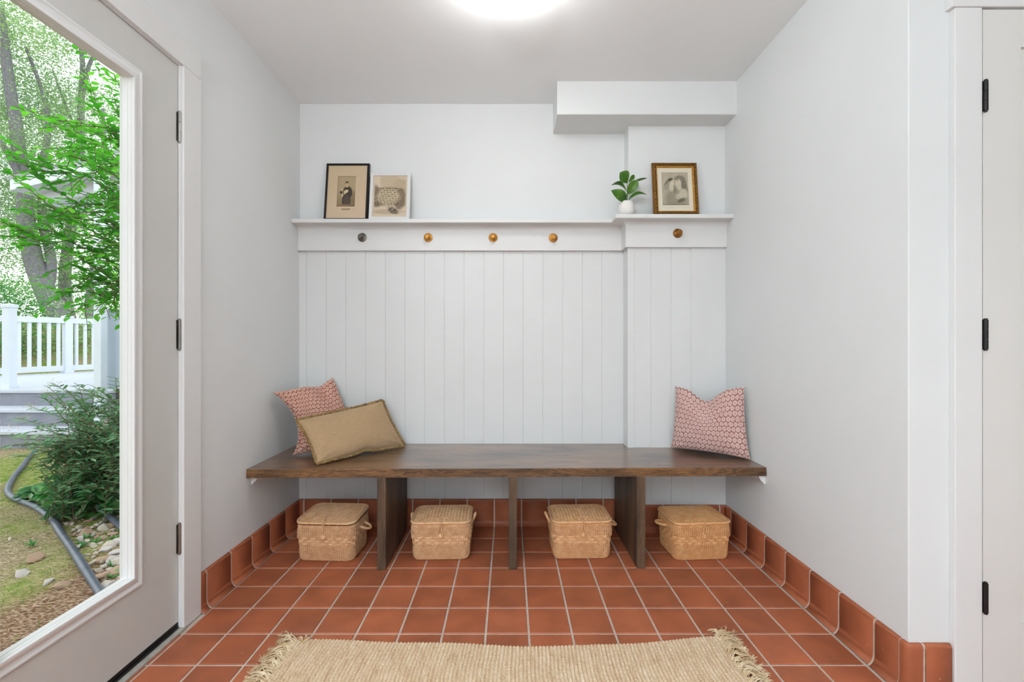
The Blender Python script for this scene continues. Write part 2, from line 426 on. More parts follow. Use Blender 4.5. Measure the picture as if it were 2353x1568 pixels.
loc(mb,d2.location).build('door_knob',M_black,d2)

# ================================================================== CEILING LAMP
cl=empty('ceiling_light',(0.0,1.665,ZC)); tag(cl,'round ceiling light with a glowing opal glass bowl','ceiling light')
mb=MB(); mb.lathe([(.140,0),(.140,-.020),(.135,-.024),(.0,-.024)],40); mb.build('ceiling_plate',M_trim,cl)
prof=[(.10,-.022),(.148,-.024),(.157,-.032)]
for k in range(17):
    a_=PI*k/32; prof.append((.160*math.cos(a_)**.85 if k<16 else 0,-.048-.092*math.sin(a_)))
mb=MB(); mb.lathe(prof,48); mb.build('glass_shade',M_lamp,cl,angle=180)

# ================================================================== BENCH
ZB=.478; TB=.041
bench=empty('bench',(0,2.12,0)); tag(bench,'long dark-stained wooden bench with four open bays built across the alcove','bench')
bo=bench.location
mb=MB()
fl,fr=2.108,2.140
pts=[(XL+.001,fl),(XR-.001,fr),(XR-.001,YB2-.005),(BX-.009,YB2-.005),(BX-.009,YB-.005),(XL+.001,YB-.005)]
n=len(pts); e=.003
cxm,cym=0,2.35
top=[(x,y+(e if k<2 else 0),ZB) for k,(x,y) in enumerate(pts)]
mid=[(x,y,ZB-e) for x,y in pts]; bot=[(x,y,ZB-TB) for x,y in pts]
b0=mb.add(top+mid+bot,[],0)
mb.f.append(tuple(range(n))); mb.m.append(0)
mb.f.append(tuple(2*n+k for k in reversed(range(n)))); mb.m.append(1)
for k in range(n):
    k2=(k+1)%n; mb.f.append((k,n+k,n+k2,k2)); mb.m.append(1); mb.f.append((n+k,2*n+k,2*n+k2,n+k2)); mb.m.append(1)
loc(mb,bo).build('seat',[M_btop,M_bedge],bench,smooth=False)
for x0,x1,yf,yb in ((-.624,-.583,2.110,2.555),(-.002,.037,2.116,2.600),(.608,.650,2.130,2.580)):
    mb=MB(); mb.box(x0,x1,yf,yb,.0005,ZB-TB-.0005)
    loc(mb,bo).build('support',M_bleg,bench,smooth=False,bevel=.002)
# white cleats under the bench ends
for sx,lab in ((-1,'small white moulded cleat under the left end of the wooden bench'),(1,'small white moulded cleat under the right end of the wooden bench')):
    xw = XL if sx<0 else XR; z1=ZB-TB-.0005
    pr=[(0,z1),(.032,z1),(.032,z1-.008),(.028,z1-.012),(.025,z1-.020),(.018,z1-.029),(.010,z1-.034),(.009,z1-.040),(0,z1-.041)]
    mb=MB(); ya,yb=2.150,2.54
    mb.sheet([[(xw-sx*d,y,z) for d,z in pr] for y in (ya,yb)])
    mb.add([(xw-sx*d,ya,z) for d,z in pr],[tuple(range(len(pr)))]); mb.add([(xw-sx*d,yb,z) for d,z in pr],[tuple(range(len(pr)))])
    tag(mb.build('shelf_cleat',M_trim,None,angle=30),lab,'cleat')

# ================================================================== PEG SHELF
rail=empty('peg_shelf',(0,YB,1.615)); tag(rail,'white wall shelf with a peg board below, stepping forward at its right end','shelf')
ro=rail.location
def stepped(mb, d, z0, z1, top=True, xa=XL+.0005, xb=XR-.0005):
    """slab following back wall and bump, protruding d from the wall planes"""
    p=[(xa,YB-d),(BX-d,YB-d),(BX-d,YB2-d),(xb,YB2-d),(xb,YB2+.004),(BX+.004,YB2+.004),(BX+.004,YB+.004),(xa,YB+.004)]
    n=len(p); mb.add([(x,y,z0) for x,y in p]+[(x,y,z1) for x,y in p],[tuple(reversed(range(n))),tuple(n+k for k in range(n))]+[(k,(k+1)%n,n+(k+1)%n,n+k) for k in range(n)])
mb=MB(); stepped(mb,.098,1.7600,1.7820); loc(mb,ro).build('shelf_board',M_trim,rail,smooth=False,bevel=.002)
mb=MB(); stepped(mb,.024,1.6150,1.7600); loc(mb,ro).build('back_board',M_trim,rail,smooth=False,bevel=.0015)
mb=MB(); rows=[]
for k in range(9):
    a=PI/2*k/8; d=.026+.028*(1-math.cos(a)); 
    z=1.7595-.030*(1-math.sin(a)); d=.0235+.032*(1-math.cos(a))
    rows.append((d,z))
rows=[(.0235,1.7265)]+rows+[(.0565,1.7600)]
R3=[]
for d,z in rows:
    R3.append([(XL,YB-d,z),(BX-d,YB-d,z),(BX-d,YB2-d,z),(XR,YB2-d,z)])
mb.sheet(R3); loc(mb,ro).build('cove_moulding',M_trim,rail,angle=25)
for px,py,Y,mt,lb in ((832.5,546,YB-.024,M_pewter,'dark grey metal peg'),(984,546.5,YB-.024,M_brass,'brass peg'),(1133,546.5,YB-.024,M_brass,'brass peg'),(1271,547,YB-.024,M_brass,'brass peg'),(1557,536.5,YB2-.024,M_brassd,'brown brass peg')):
    p=W(px,py,Y)
    h=[(.0255,0),(.0262,.003),(.025,.0048),(.0225,.0052),(.021,.0040),(.012,.0058),(.0080,.0085),(.0075,.018),(.0085,.024)]
    mb=MB(); mb.lathe(h,28,p,'y'); pe=loc(mb,ro).build('peg',mt,rail,angle=35); pe['label']=lb
    mb=MB(); mb.lathe([(.0085,.022),(.0130,.0250),(.0150,.0285),(.0152,.033),(.0140,.036),(.0115,.037),(.0105,.0362),(.0080,.0362),(.0070,.0372),(.0,.0374)],24,p,'y')
    loc(mb,ro).build('knob',mt,pe,angle=35)

# ================================================================== PICTURES (shelf)
def art_mat(name):
    m=Mat(name); m.out(m.attr('tint'),.35,spec=.5,normal=m.bump(m.noise(scale=400),.0001,.3)); return m.m
M_art=art_mat('print_paper')
def sm(a,b,x):
    t=max(0,min(1,(x-a)/(b-a))); return t*t*(3-2*t)
def ell(s,t,cx,cy,rx,ry,soft=.15,rot=0):
    dx,dy=s-cx,t-cy
    if rot: c,q=math.cos(rot),math.sin(rot); dx,dy=dx*c+dy*q,-dx*q+dy*c
    d=math.sqrt((dx/rx)**2+(dy/ry)**2); return 1-sm(1-soft,1+soft,d)
def lerp(a,b,f): return tuple(x+(y-x)*f for x,y in zip(a,b))
def nz(s,t,k,o=0): return mnoise.noise(Vector((s*k,t*k,o)))
def c3(r,g,b): return C(r,g,b)[:3]
def art_portrait(s,t):  # mat + old photograph of a standing person in dark robe holding fluffy things
    mat=lerp(c3(206,184,152),c3(212,188,158),sm(.3,.9,s*.4+t*.6+nz(s,t,2)*.2))
    a0,a1,b0,b1=.265,.715,.21,.775
    if s<a0-.012 or s>a1+.006 or t<b0-.008 or t>b1+.015:
        if abs(t-.825)<.014 and abs(s-.49)<.115-abs(t-.825)*1.2:
            return c3(150,124,96) if abs(t-.825)>.007 or abs(s-.49)>.09 else c3(176,150,120)
        return mat
    if s<a0 or s>a1 or t<b0 or t>b1:
        return c3(130,102,76) if (t<b0 or s<a0) else c3(228,200,172)
    u=(s-a0)/(a1-a0); v=(t-b0)/(b1-b0)
    c=lerp(c3(176,156,122),c3(146,124,92),sm(.3,1,v)+nz(u,v,6)*.15)
    c=lerp(c,c3(118,98,72),ell(u,v,.88,.85,.3,.35,.3)*.6)
    robe=max(ell(u,v,.55,.50,.25,.17,.1), ell(u,v,.50,.80,.24,.26,.1) if v<.93 else 0, ell(u,v,.72,.55,.10,.14,.15))
    c=lerp(c,c3(66,54,46),robe); c=lerp(c,c3(88,76,64),ell(u,v,.52,.82,.18,.18,.4)*robe*.8)
    c=lerp(c,c3(70,56,42),ell(u,v,.50,.222,.092,.060,.12))
    c=lerp(c,c3(196,172,132),ell(u,v,.505,.262,.080,.078,.15)); c=lerp(c,c3(84,68,50),ell(u,v,.50,.196,.085,.028,.3))
    if abs(v-.262)<.006 and .46<u<.56: c=lerp(c,c3(96,76,54),.7)
    c=lerp(c,c3(210,190,150),ell(u,v,.52,.345,.055,.02,.3))
    c=lerp(c,c3(214,196,152),ell(u,v,.47,.50,.13,.055,.2,-.2)); c=lerp(c,c3(206,184,142),ell(u,v,.24,.44,.06,.04,.2,.7))
    c=lerp(c,c3(52,40,32),ell(u,v,.20,.53,.075,.045,.2)); c=lerp(c,c3(212,192,150),ell(u,v,.28,.63,.04,.045,.2,.5)); c=lerp(c,c3(214,194,154),ell(u,v,.40,.57,.04,.025,.2,.6))
    if v>.945: c=lerp(c,c3(120,100,76),.6)
    return c
def art_engraving(s,t):  # sepia landscape engraving with a block of hand lettering
    pap=lerp(c3(208,190,164),c3(220,202,178),.5+nz(s,t,3)*.5)
    inner=min(sm(.02,.08,s),sm(.02,.08,1-s),sm(.02,.06,1-t))
    c=pap
    sky=sm(.0,.2,nz(s,t,3,2)+.1)*.35+ell(s,t,.8,.2,.2,.15,.5)*.3
    if t<.4: c=lerp(c,c3(168,148,116),sky*inner)
    hill=sm(.0,.03,t-(.235+.05*s+.015*math.sin(s*9)))*(1-sm(.72,.76,t))
    c=lerp(c,c3(152,132,104),hill*.6*inner)
    tr=max(ell(s,t,.06,.42,.13,.20,.25),ell(s,t,.12,.68,.12,.08,.4),ell(s,t,.80,.42,.10,.12,.25),ell(s,t,.88,.55,.16,.16,.3),ell(s,t,.78,.68,.14,.14,.3))
    tr*= .55+.6*abs(nz(s,t,26,1))
    c=lerp(c,c3(96,80,60),min(1,tr)*inner)
    # bright lettered rock face
    L=ell(s,t,.45,.52,.33,.20,.25)
    c=lerp(c,c3(206,190,158),L*.7)
    for k in range(9):
        tt=.31+k*.047; w=.27-.01*k if k<5 else .33
        if abs(t-tt)<.011 and abs(s-.45)<w:
            q=math.sin(s*150+k*17)+math.sin(s*67+k*5)+.7*math.sin(s*31+k*3)
            if q>-.4: c=lerp(c,c3(70,54,38),.75)
    c=lerp(c,c3(80,64,46),max(0,nz(s,t,40,4))*sm(.6,.66,t)*(1-sm(.74,.8,t))*inner)
    c=lerp(c,c3(166,146,114),ell(s,t,.45,.87,.45,.06,.4)*(.6+.4*math.sin(t*220+s*6)))
    g=ell(s,t,.60,.84,.16,.075,.35,.35)*(.4+1.2*max(0,nz(s,t,38,7)+.25))
    c=lerp(c,c3(48,38,28),min(1,g))
    return c
def art_bird(s,t):   # grey pencil-like print: figure in profile beside a perched bird
    a0,a1,b0,b1=.125,.875,.10,.865
    m_=c3(222,214,194)
    if not(a0<s<a1 and b0<t<b1):
        if .90<t<.925 and .12<s<.9 and math.sin(s*260)>0: return lerp(m_,c3(186,178,158),.5)
        return m_
    u=(s-a0)/(a1-a0); v=(t-b0)/(b1-b0)
    c=lerp(c3(172,162,142),c3(186,176,156),.5+nz(u,v,4)*.6)
    body=max(ell(u,v,.55,.80,.42,.30,.25),ell(u,v,.78,.58,.24,.24,.25)); c=lerp(c,c3(140,132,112),body*.7)
    hair=max(ell(u,v,.68,.20,.19,.10,.2),ell(u,v,.82,.36,.12,.22,.3)); c=lerp(c,c3(92,86,72),hair*min(1,.68+.5*nz(u*2.2,v,16,5)))
    c=lerp(c,c3(200,190,168),ell(u,v,.62,.33,.12,.12,.2)); c=lerp(c,c3(198,188,166),ell(u,v,.66,.45,.08,.10,.3))
    c=lerp(c,c3(96,90,74),ell(u,v,.60,.245,.035,.014,.4)); c=lerp(c,c3(160,148,126),ell(u,v,.50,.31,.03,.03,.4))
    c=lerp(c,c3(206,196,174),ell(u,v,.80,.66,.16,.16,.3,.5)*.8); c=lerp(c,c3(206,196,174),ell(u,v,.62,.74,.12,.08,.3)*.6)
    wing=ell(u,v,.24,.36,.22,.12,.2,-.75); c=lerp(c,c3(150,142,122),wing*.7)
    c=lerp(c,c3(86,80,66),ell(u,v,.33,.225,.10,.045,.25,-.3)); c=lerp(c,c3(204,196,172),ell(u,v,.38,.42,.09,.17,.25,.2))
    c=lerp(c,c3(98,92,76),ell(u,v,.20,.30,.13,.035,.4,-.8)*.7)
    for k in range(6):
        if abs((u-.06-.045*k)-(.9-v)*.28)<.007 and v>.5: c=lerp(c,c3(104,98,82),.3)
    dk=ell(u,v,.72,.85,.16,.06,.4,-.3)+ell(u,v,.48,.50,.05,.13,.4)*.6+sm(.92,1,v)*.5; c=lerp(c,c3(84,78,64),min(1,dk)*.8)
    n_=nz(u,v,30,3)*.35+nz(u,v,70,9)*.2
    if n_>0: c=lerp(c,c3(90,84,70),n_*sm(.35,.6,v)*1.2)
    return c
def picture(name,label,cat,xc,y0,w,h,lean,depth,bar,frame_mat,art,kind='plain',rz=0):
    rt=empty(name,(xc,y0,1.7825),rz,0); tag(rt,label,cat,None)
    ca,sa=math.cos(lean),math.sin(lean)
    def T(x,d,z): return (x, d*ca+z*sa, z*ca-d*sa+depth*sa)   # d: depth behind the front face
    mb=MB()
    if kind=='plain': pr=[(0,depth),(0,.001),(.001,0),(bar-.001,0),(bar,.001),(bar,.006)]
    else: pr=[(0,depth),(0,.006),(.0015,.003),(.003,.003)]+[(.004+.015*k/8,.003-.010*math.sin(PI*k/8)) for k in range(9)]+[(.0195,.003),(.021,-.001),(.0235,-.001),(.025,.002),(.025,.005),(.028,.006),(.029,.009)]
    rows=[[T(-w/2+o,d,o),T(w/2-o,d,o),T(w/2-o,d,h-o),T(-w/2+o,d,h-o)] for o,d in pr]
    if kind=='plain':
        mb.sheet([[Vector(r[0]),Vector(r[1]),Vector(r[2]),Vector(r[3])] for r in rows],closed=True)
        mb.build('frame',frame_mat,rt,smooth=False)
    else:
        mb.sheet(rows,closed=True); mb.build('frame',frame_mat[0],rt,angle=50)
        # rope twist: diagonal lozenges running round the frame
        rp=MB(); o=.0115
        path=[(-w/2+o,o),(w/2-o,o),(w/2-o,h-o),(-w/2+o,h-o)]
        for k in range(4):
            a=Vector(path[k]); b=Vector(path[(k+1)%4]); L=(b-a).length; nn=int(L/.0105); dr=(b-a)/L; nr=Vector((-dr.y,dr.x))
            for q in range(nn+1):
                p=a+dr*(L*q/nn); p0=p+dr*.0065-nr*.0070*(1); p1=p-dr*.0065+nr*.0070
                pts=[p0,(p0*2+p1)/3,(p0+p1)/2,(p0+p1*2)/3,p1]
                ds=[.0005,-.0075,-.0095,-.0075,.0005]
                rp.tube([T(pt.x,dd,pt.y) for pt,dd in zip(pts,ds)],[.0012,.0030,.0034,.0030,.0012],6)
        rp.build('rope_moulding',frame_mat[1],rt)
        rp=MB(); pr2=[(.0205,.002),(.0215,-.002),(.0245,-.002),(.0265,.003),(.0285,.006),(.029,.009)]
        rp.sheet([[T(-w/2+o,d,o),T(w/2-o,d,o),T(w/2-o,d,h-o),T(-w/2+o,d,h-o)] for o,d in pr2],closed=True); rp.build('gilt_slip',frame_mat[2],rt,angle=30)
    mb=MB(); mb.add([T(-w/2,depth,0),T(w/2,depth,0),T(w/2,depth,h),T(-w/2,depth,h)],[(3,2,1,0)]); 
    mb.add([T(-w/2+.002,depth-.003,.002),T(w/2-.002,depth-.003,.002),T(w/2-.002,depth-.003,h-.002),T(-w/2+.002,depth-.003,h-.002)],[(0,1,2,3)]); mb.build('backing',M_blackframe,rt,smooth=False)
    # print
    mb=MB(); ti=[]; nx,ny=190,240; ix=bar if kind=='plain' else .029; aw,ah=w-2*ix+.002,h-2*ix+.002; dd=.006 if kind=='plain' else .009
    rows=[]
    for j in range(ny+1):
        t=j/ny; rows.append([T(-aw/2+aw*q/nx,dd,h/2+ah/2-ah*t) for q in range(nx+1)])
        ti += [art(q/nx,t) for q in range(nx+1)]
    mb.sheet(rows[::1]); mb.build('print',M_art,rt,vcol=ti,smooth=False)
    return rt
picture('picture_frame','black thin-framed old portrait photo in a wide beige mount, leaning on the shelf','picture frame',-.9485,2.585,.252,.349,R(7.5),.020,.0115,M_blackframe,art_portrait)
picture('picture_frame','white-framed sepia landscape engraving on the shelf beside the black frame','picture frame',-.694,2.575,.234,.288,R(8),.018,.0180,M_trim,art_engraving)
M_gold = vary('dark_gilt',C(104,70,24),C(170,120,50),90,.42,bd=.0006,metal=.55)
M_rope = vary('antique_rope_gilt',C(84,52,22),C(180,134,62),120,.45,bd=.0008,metal=.45)
M_slip = vary('bright_gilt',C(176,128,58),C(214,168,90),60,.35,bd=.0003,metal=.6)
picture('picture_frame','ornate gold rope-edged frame with a grey print of a figure and a bird','picture frame',.9345,2.488,.254,.312,R(7),.018,.025,(M_gold,M_rope,M_slip),art_bird,'gold')

# ================================================================== POTTED FIG
plant=empty('potted_plant',(.655,2.497,1.7825)); tag(plant,'small fiddle-leaf plant with seven green leaves in a white pot on the shelf','potted plant'); po=plant.location
mb=MB(); mb.lathe([(.028,0),(.036,.003),(.042,.013),(.0445,.032),(.044,.051),(.040,.069),(.0355,.078),(.034,.079),(.0325,.077),(.036,.066),(.036,.062),(0,.062)],32)
mb.build('pot',M_pot,plant,angle=60)
mb=MB(); mb.lathe([(.0365,.063),(.02,.067),(0,.068)],20); mb.build('soil',vary('soil',C(60,44,32),C(90,70,50),80,.9),plant)
def leaf_mesh(mb,base,tip,hw,up,bend=.15,fold=.15,n=7,shape=1.0,wave=0,nu=4):
    base=Vector(base); tip=Vector(tip); ax=tip-base; L=ax.length; a=ax/L; up=Vector(up); up=(up-a*up.dot(a)).normalized(); sd=a.cross(up)
    rows=[]
    for k in range(n+1):
        t=k/n; w=hw*(math.sin(PI*t**shape))**.75 if 0<t<1 else hw*.04
        c=base+ax*t+up*(bend*L*math.sin(PI*t)); r=[]
        for q in range(-nu,nu+1):
            s=q/nu; r.append(c+sd*(w*s)+up*(fold*w*abs(s)+wave*w*math.sin(t*9+s*2)*abs(s)))
        rows.append(r)
    mb.sheet(rows)
ax=W(1441.5,440,2.5)
mb=MB()
st=[Vector((.655,2.497,1.845)),W(1441.8,455,2.498),W(1441.5,445,2.496),W(1441.3,432,2.495),W(1441.8,420,2.494)]
mb.tube(st,[.0022,.0020,.0018,.0016,.0012],8); mb.v=[(x-po.x,y-po.y,z-po.z) for x,y,z in mb.v]; mb.build('stem',M_figstem,plant)
def fl(b,t,hw,up,dyb=0,dyt=0,**k):
    mb=MB(); B=W(b[0],b[1],2.495+dyb); Tt=W(t[0],t[1],2.495+dyt)
    mb.tube([B,B+(Tt-B)*.1],.001,6)
    leaf_mesh(mb,B,Tt,hw,up,**k); loc(mb,po).build('leaf',M_fig,plant,angle=180)
fl((1441.5,421),(1424,397),.039,(-.25,-.95,.35),0,-.035,bend=.10,fold=.22,shape=1.35)
fl((1444,420),(1457.5,402),.012,(.3,-.9,.2),0,.02,bend=.08,shape=1.3,fold=.2)
fl((1442,447),(1465,413.5),.0275,(.15,-.95,.25),0,-.03,bend=.07,fold=.2,shape=1.2)
fl((1445,424),(1487,410),.020,(-.25,.10,.97),0,.012,bend=.04,fold=.1,shape=1.1)
fl((1441,440),(1404,426),.018,(-.15,.22,.96),0,-.02,bend=.32,fold=.15,shape=1.5)
fl((1440,461),(1404.5,438),.031,(-.45,-.85,.25),-.01,-.04,bend=.10,fold=.15,shape=.85)
fl((1444,460),(1487.5,448.5),.022,(-.2,-.62,.75),-.01,-.03,bend=.20,fold=.3,shape=.95)
fl((1441.5,452),(1432,446.5),.008,(-.2,-.7,.6),0,.03,bend=.1)

# ================================================================== CUSHIONS
def pillow(name,label,P00,P10,P11,P01,T,nrm,matf,matb,notch=None,pull=.10,N=56,wr=.004,seed=0,uvs=(1,1),pow_=.42,cat='cushion',bk=.5,lpull=0,bn=None):
    root=empty(name,((Vector(P00)+Vector(P10))/2)); tag(root,label,cat); off=root.location
    P00,P10,P11,P01=map(Vector,(P00,P10,P11,P01)); nrm=Vector(nrm).normalized()
    def pos(u,v,side):
        cu=1-(2*u-1)**2; cv=1-(2*v-1)**2
        uu=.5+(u-.5)*(1-pull*cv**.8); vv=.5+(v-.5)*(1-pull*cu**.8)
        uu+= lpull*(cv**.9)*sm(.5,0,u)
        if bn: vv+= bn[1]*math.exp(-((u-bn[0])/bn[2])**2)*sm(.45,0,v)
        if notch: 
            g=math.exp(-((u-notch[0])/notch[2])**2)*notch[1]; vv-= g*sm(.25,1,v)
        p=P00*(1-uu)*(1-vv)+P10*uu*(1-vv)+P11*uu*vv+P01*(1-uu)*vv
        th=T*((1-abs(2*u-1)**2.6)*(1-abs(2*v-1)**2.6))**pow_ if 0<u<1 and 0<v<1 else 0
        if notch: th*= 1-.45*math.exp(-((u-notch[0])/.12)**2)*sm(.5,1,v)
        q=p+nrm*(th*(.5 if side>0 else -bk))
        # folds radiating from corners
        f=0
        for a,b in ((0,0),(1,0),(1,1),(0,1)):
            du,dv=u-a,v-b; r=math.hypot(du,dv); an=math.atan2(dv,du); f+=math.sin(an*9+seed+a*2+b)*math.exp(-(r/.22)**2)*min(1,r*9)
        f+=.8*nz(u,v,3.5,seed+side)
        q+=nrm*(wr*f*(1 if side>0 else -1))*min(1,th/(T*.3)) if th>0 else Vector((0,0,0))
        return q
    for side,mt,nm in ((1,matf,'front_panel'),(-1,matb,'back_panel')):
        mb=MB(); rows=[]; uv=[]
        for j in range(N+1):
            r=[]
            for i_ in range(N+1):
                r.append(pos(i_/N,j/N,side)-off); uv.append((i_/N*uvs[0],j/N*uvs[1]))
            rows.append(r)
        if side<0: rows=[list(reversed(r)) for r in rows]
        mb.sheet(rows)
        if side<0: uv=[( (N-(k%(N+1)))/N*uvs[0], (k//(N+1))/N*uvs[1]) for k in range((N+1)**2)]
        o=mb.build(nm,mt,root,uv=uv,angle=180)
    return root,lambda u,v:pos(u,v,1)-off
def print_mat(name,dark,pink,cream,sx,sy):
    """rows of cream block-printed blossoms in honeycomb cells"""
    m=Mat(name); uvn=m.co.outputs['UV']
    wob=m.noise(uvn,scale=9,detail=2,col=True)
    va=m.n.new('ShaderNodeVectorMath'); va.operation='MULTIPLY_ADD'; m.L.new(wob,va.inputs[0]); va.inputs[1].default_value=(.034,.034,0); m.L.new(uvn,va.inputs[2])
    sp=m.n.new('ShaderNodeSeparateXYZ'); m.L.new(va.outputs[0],sp.inputs[0])
    X=m.math('MULTIPLY',sp.outputs[0],sx); Y=m.math('MULTIPLY',sp.outputs[1],sy)
    row=m.math('FLOOR',Y); odd=m.math('MODULO',m.math('ABSOLUTE',row),2)
    Xo=m.math('ADD',X,m.math('MULTIPLY',odd,.5))
    fx=m.math('SUBTRACT',m.math('FRACT',Xo),.5); fy=m.math('SUBTRACT',m.math('FRACT',Y),.5)
    # distance, hexagon-like
    ax_=m.math('ABSOLUTE',fx); ay=m.math('ABSOLUTE',fy)
    r=m.math('SQRT',m.math('ADD',m.math('MULTIPLY',fx,fx),m.math('MULTIPLY',m.math('MULTIPLY',fy,fy),.92)))
    ang=m.math('ARCTAN2',fy,fx)
    pet=m.math('MULTIPLY',m.math('COSINE',m.math('MULTIPLY',ang,8)),.022)
    rp=m.math('ADD',r,pet)
    hx=m.math('MAXIMUM',m.math('MULTIPLY',ax_,1.0),m.math('ADD',m.math('MULTIPLY',ax_,.5),m.math('MULTIPLY',ay,.86)))
    n1=m.noise(uvn,scale=60,detail=3); 
    rn=m.math('ADD',rp,m.math('MULTIPLY',m.math('SUBTRACT',n1,.5),.24))
    c=m.ramp(rn,[(0,pink),(.05,dark),(.09,cream),(.15,pink),(.19,cream),(.27,pink),(.31,cream),(.42,cream),(.455,pink),(.48,dark),(.53,dark),(.60,pink)])
    big=m.noise(uvn,scale=5,detail=2)
    c=m.mix(m.ramp(big,[(.45,(0,0,0)),(.75,(.38,.38,.38))]),c,pink)
    h=m.noise(m.mapping(uvn,scale=(1,1,1)),scale=260,detail=2)
    return m.out(c,.9,normal=m.bump(h,.0008,.6),spec=.15,Sheen_Weight=.2)
M_pr1=print_mat('block_print_left',C(122,64,56),C(176,114,100),C(228,192,172),14.5,16.5)
M_pr2=print_mat('block_print_right',C(132,80,75),C(186,140,132),C(228,202,194),17,13)
M_cream=vary('cream_linen',C(196,184,172),C(216,206,196),40,.9,bd=.0006,bs=300)
def linen(name,c1,c2,c3):
    m=Mat(name); uvn=m.co.outputs['UV']
    n=m.noise(m.mapping(uvn,scale=(5,60,1)),scale=3,detail=5,rough=.7); n2=m.noise(m.mapping(uvn,scale=(120,6,1)),scale=3,detail=3)
    c=m.ramp(n,[(.3,c1),(.5,c2),(.7,c3)]); c=m.mix(.12,c,m.ramp(n2,[(.4,c1),(.6,c3)]))
    return m.out(c,.85,normal=m.bump(m.math('ADD',n,n2),.0008,.5),spec=.2,Sheen_Weight=.25)
M_tan=linen('tan_linen',C(160,130,94),C(180,150,114),C(196,168,134))
zb=ZB+.004
pillow('cushion','square dusty-pink block-printed cushion leaning in the left corner behind the tan one',
       (-1.135,2.335,zb+.004),(-.83,2.545,zb+.005),(-1.030,2.610,.872),(-1.212,2.285,.820),.125,(.62,-.78,.12),M_pr1,M_cream,pull=.05,seed=1,notch=(.72,.055,.16),wr=.007,bk=.75,lpull=.17)
pillow('cushion','square pale pink block-printed cushion propped upright at the right end of the bench',
       (.905,2.505,zb+.002),(1.222,2.262,zb),(1.205,2.290,.848),(.935,2.515,.828),.115,(-.62,-.78,.05),M_pr2,M_cream,pull=.055,seed=4,notch=(.47,.19,.20),wr=.005)
rt,pf=pillow('cushion','rectangular tan linen cushion with looped fringe lying on the left of the bench',
       (-.932,2.172,zb+.012),(-.605,2.565,zb+.008),(-.722,2.545,.742),(-1.070,2.262,.682),.090,(.55,-.62,.52),M_tan,M_tan,pull=.045,seed=8,notch=None,wr=.004,pow_=.5,bn=(.52,.05,.09))
mb=MB(); rr=random.Random(3)
per=[(u/60,0) for u in range(60)]+[(1,v/34) for v in range(34)]+[(1-u/60,1) for u in range(60)]+[(0,1-v/34) for v in range(34)]
cen=pf(.5,.5)
nrmv=Vector((.55,-.62,.52)).normalized()
for k in range(len(per)):
    a=per[k]; b=per[(k+1)%len(per)]
    for q in range(5):
        f=q/5; p=pf(a[0]+(b[0]-a[0])*f,a[1]+(b[1]-a[1])*f); t=(pf(*b)-pf(*a)).normalized()
        o=t.cross(nrmv).normalized(); 
        if o.dot(p-cen)<0: o=-o
        s=rr.uniform(.008,.014); w=rr.uniform(.002,.0045); z=nrmv*rr.uniform(-.005,.005)
        pts=[p-t*w+z*.3,p+o*s*.6-t*w*1.3+z,p+o*s+z*1.2,p+o*s*.6+t*w*1.3+z,p+t*w+z*.3]
        mb.tube(pts,.0017,5,caps=False)
fo=mb.build('fringe',vary('fringe_yarn',C(112,86,44),C(186,154,104),50,.85,bd=.0008),rt); fo['kind']='stuff'

# ================================================================== BASKETS
def rrect(a,b,r,n_per):
    """closed rounded rectangle -> list of (x,y,nx,ny), evenly spaced"""
    segs=[]; L1=2*(b-r); L0=2*(a-r); q=PI*r/2; tot=2*L0+2*L1+4*q; out=[]
    for k in range(n_per):
        s=tot*k/n_per
        for (L,kind) in ((L0,'b'),(q,'br'),(L1,'r'),(q,'tr'),(L0,'t'),(q,'tl'),(L1,'l'),(q,'bl')):
            if s<=L: break
            s-=L
        if kind=='b': out.append((-a+r+s,-b,0,-1))
        elif kind=='r': out.append((a,-b+r+s,1,0))
        elif kind=='t': out.append((a-r-s,b,0,1))
        elif kind=='l': out.append((-a,b-r-s,-1,0))
        else:
            c0,an={'br':((a-r,-b+r),-PI/2),'tr':((a-r,b-r),0),'tl':((-a+r,b-r),PI/2),'bl':((-a+r,-b+r),PI)}[kind]
            an+=s/r; out.append((c0[0]+r*math.cos(an),c0[1]+r*math.sin(an),math.cos(an),math.sin(an)))
    return out,tot
BA,BB,BR_=.147,.110,.042
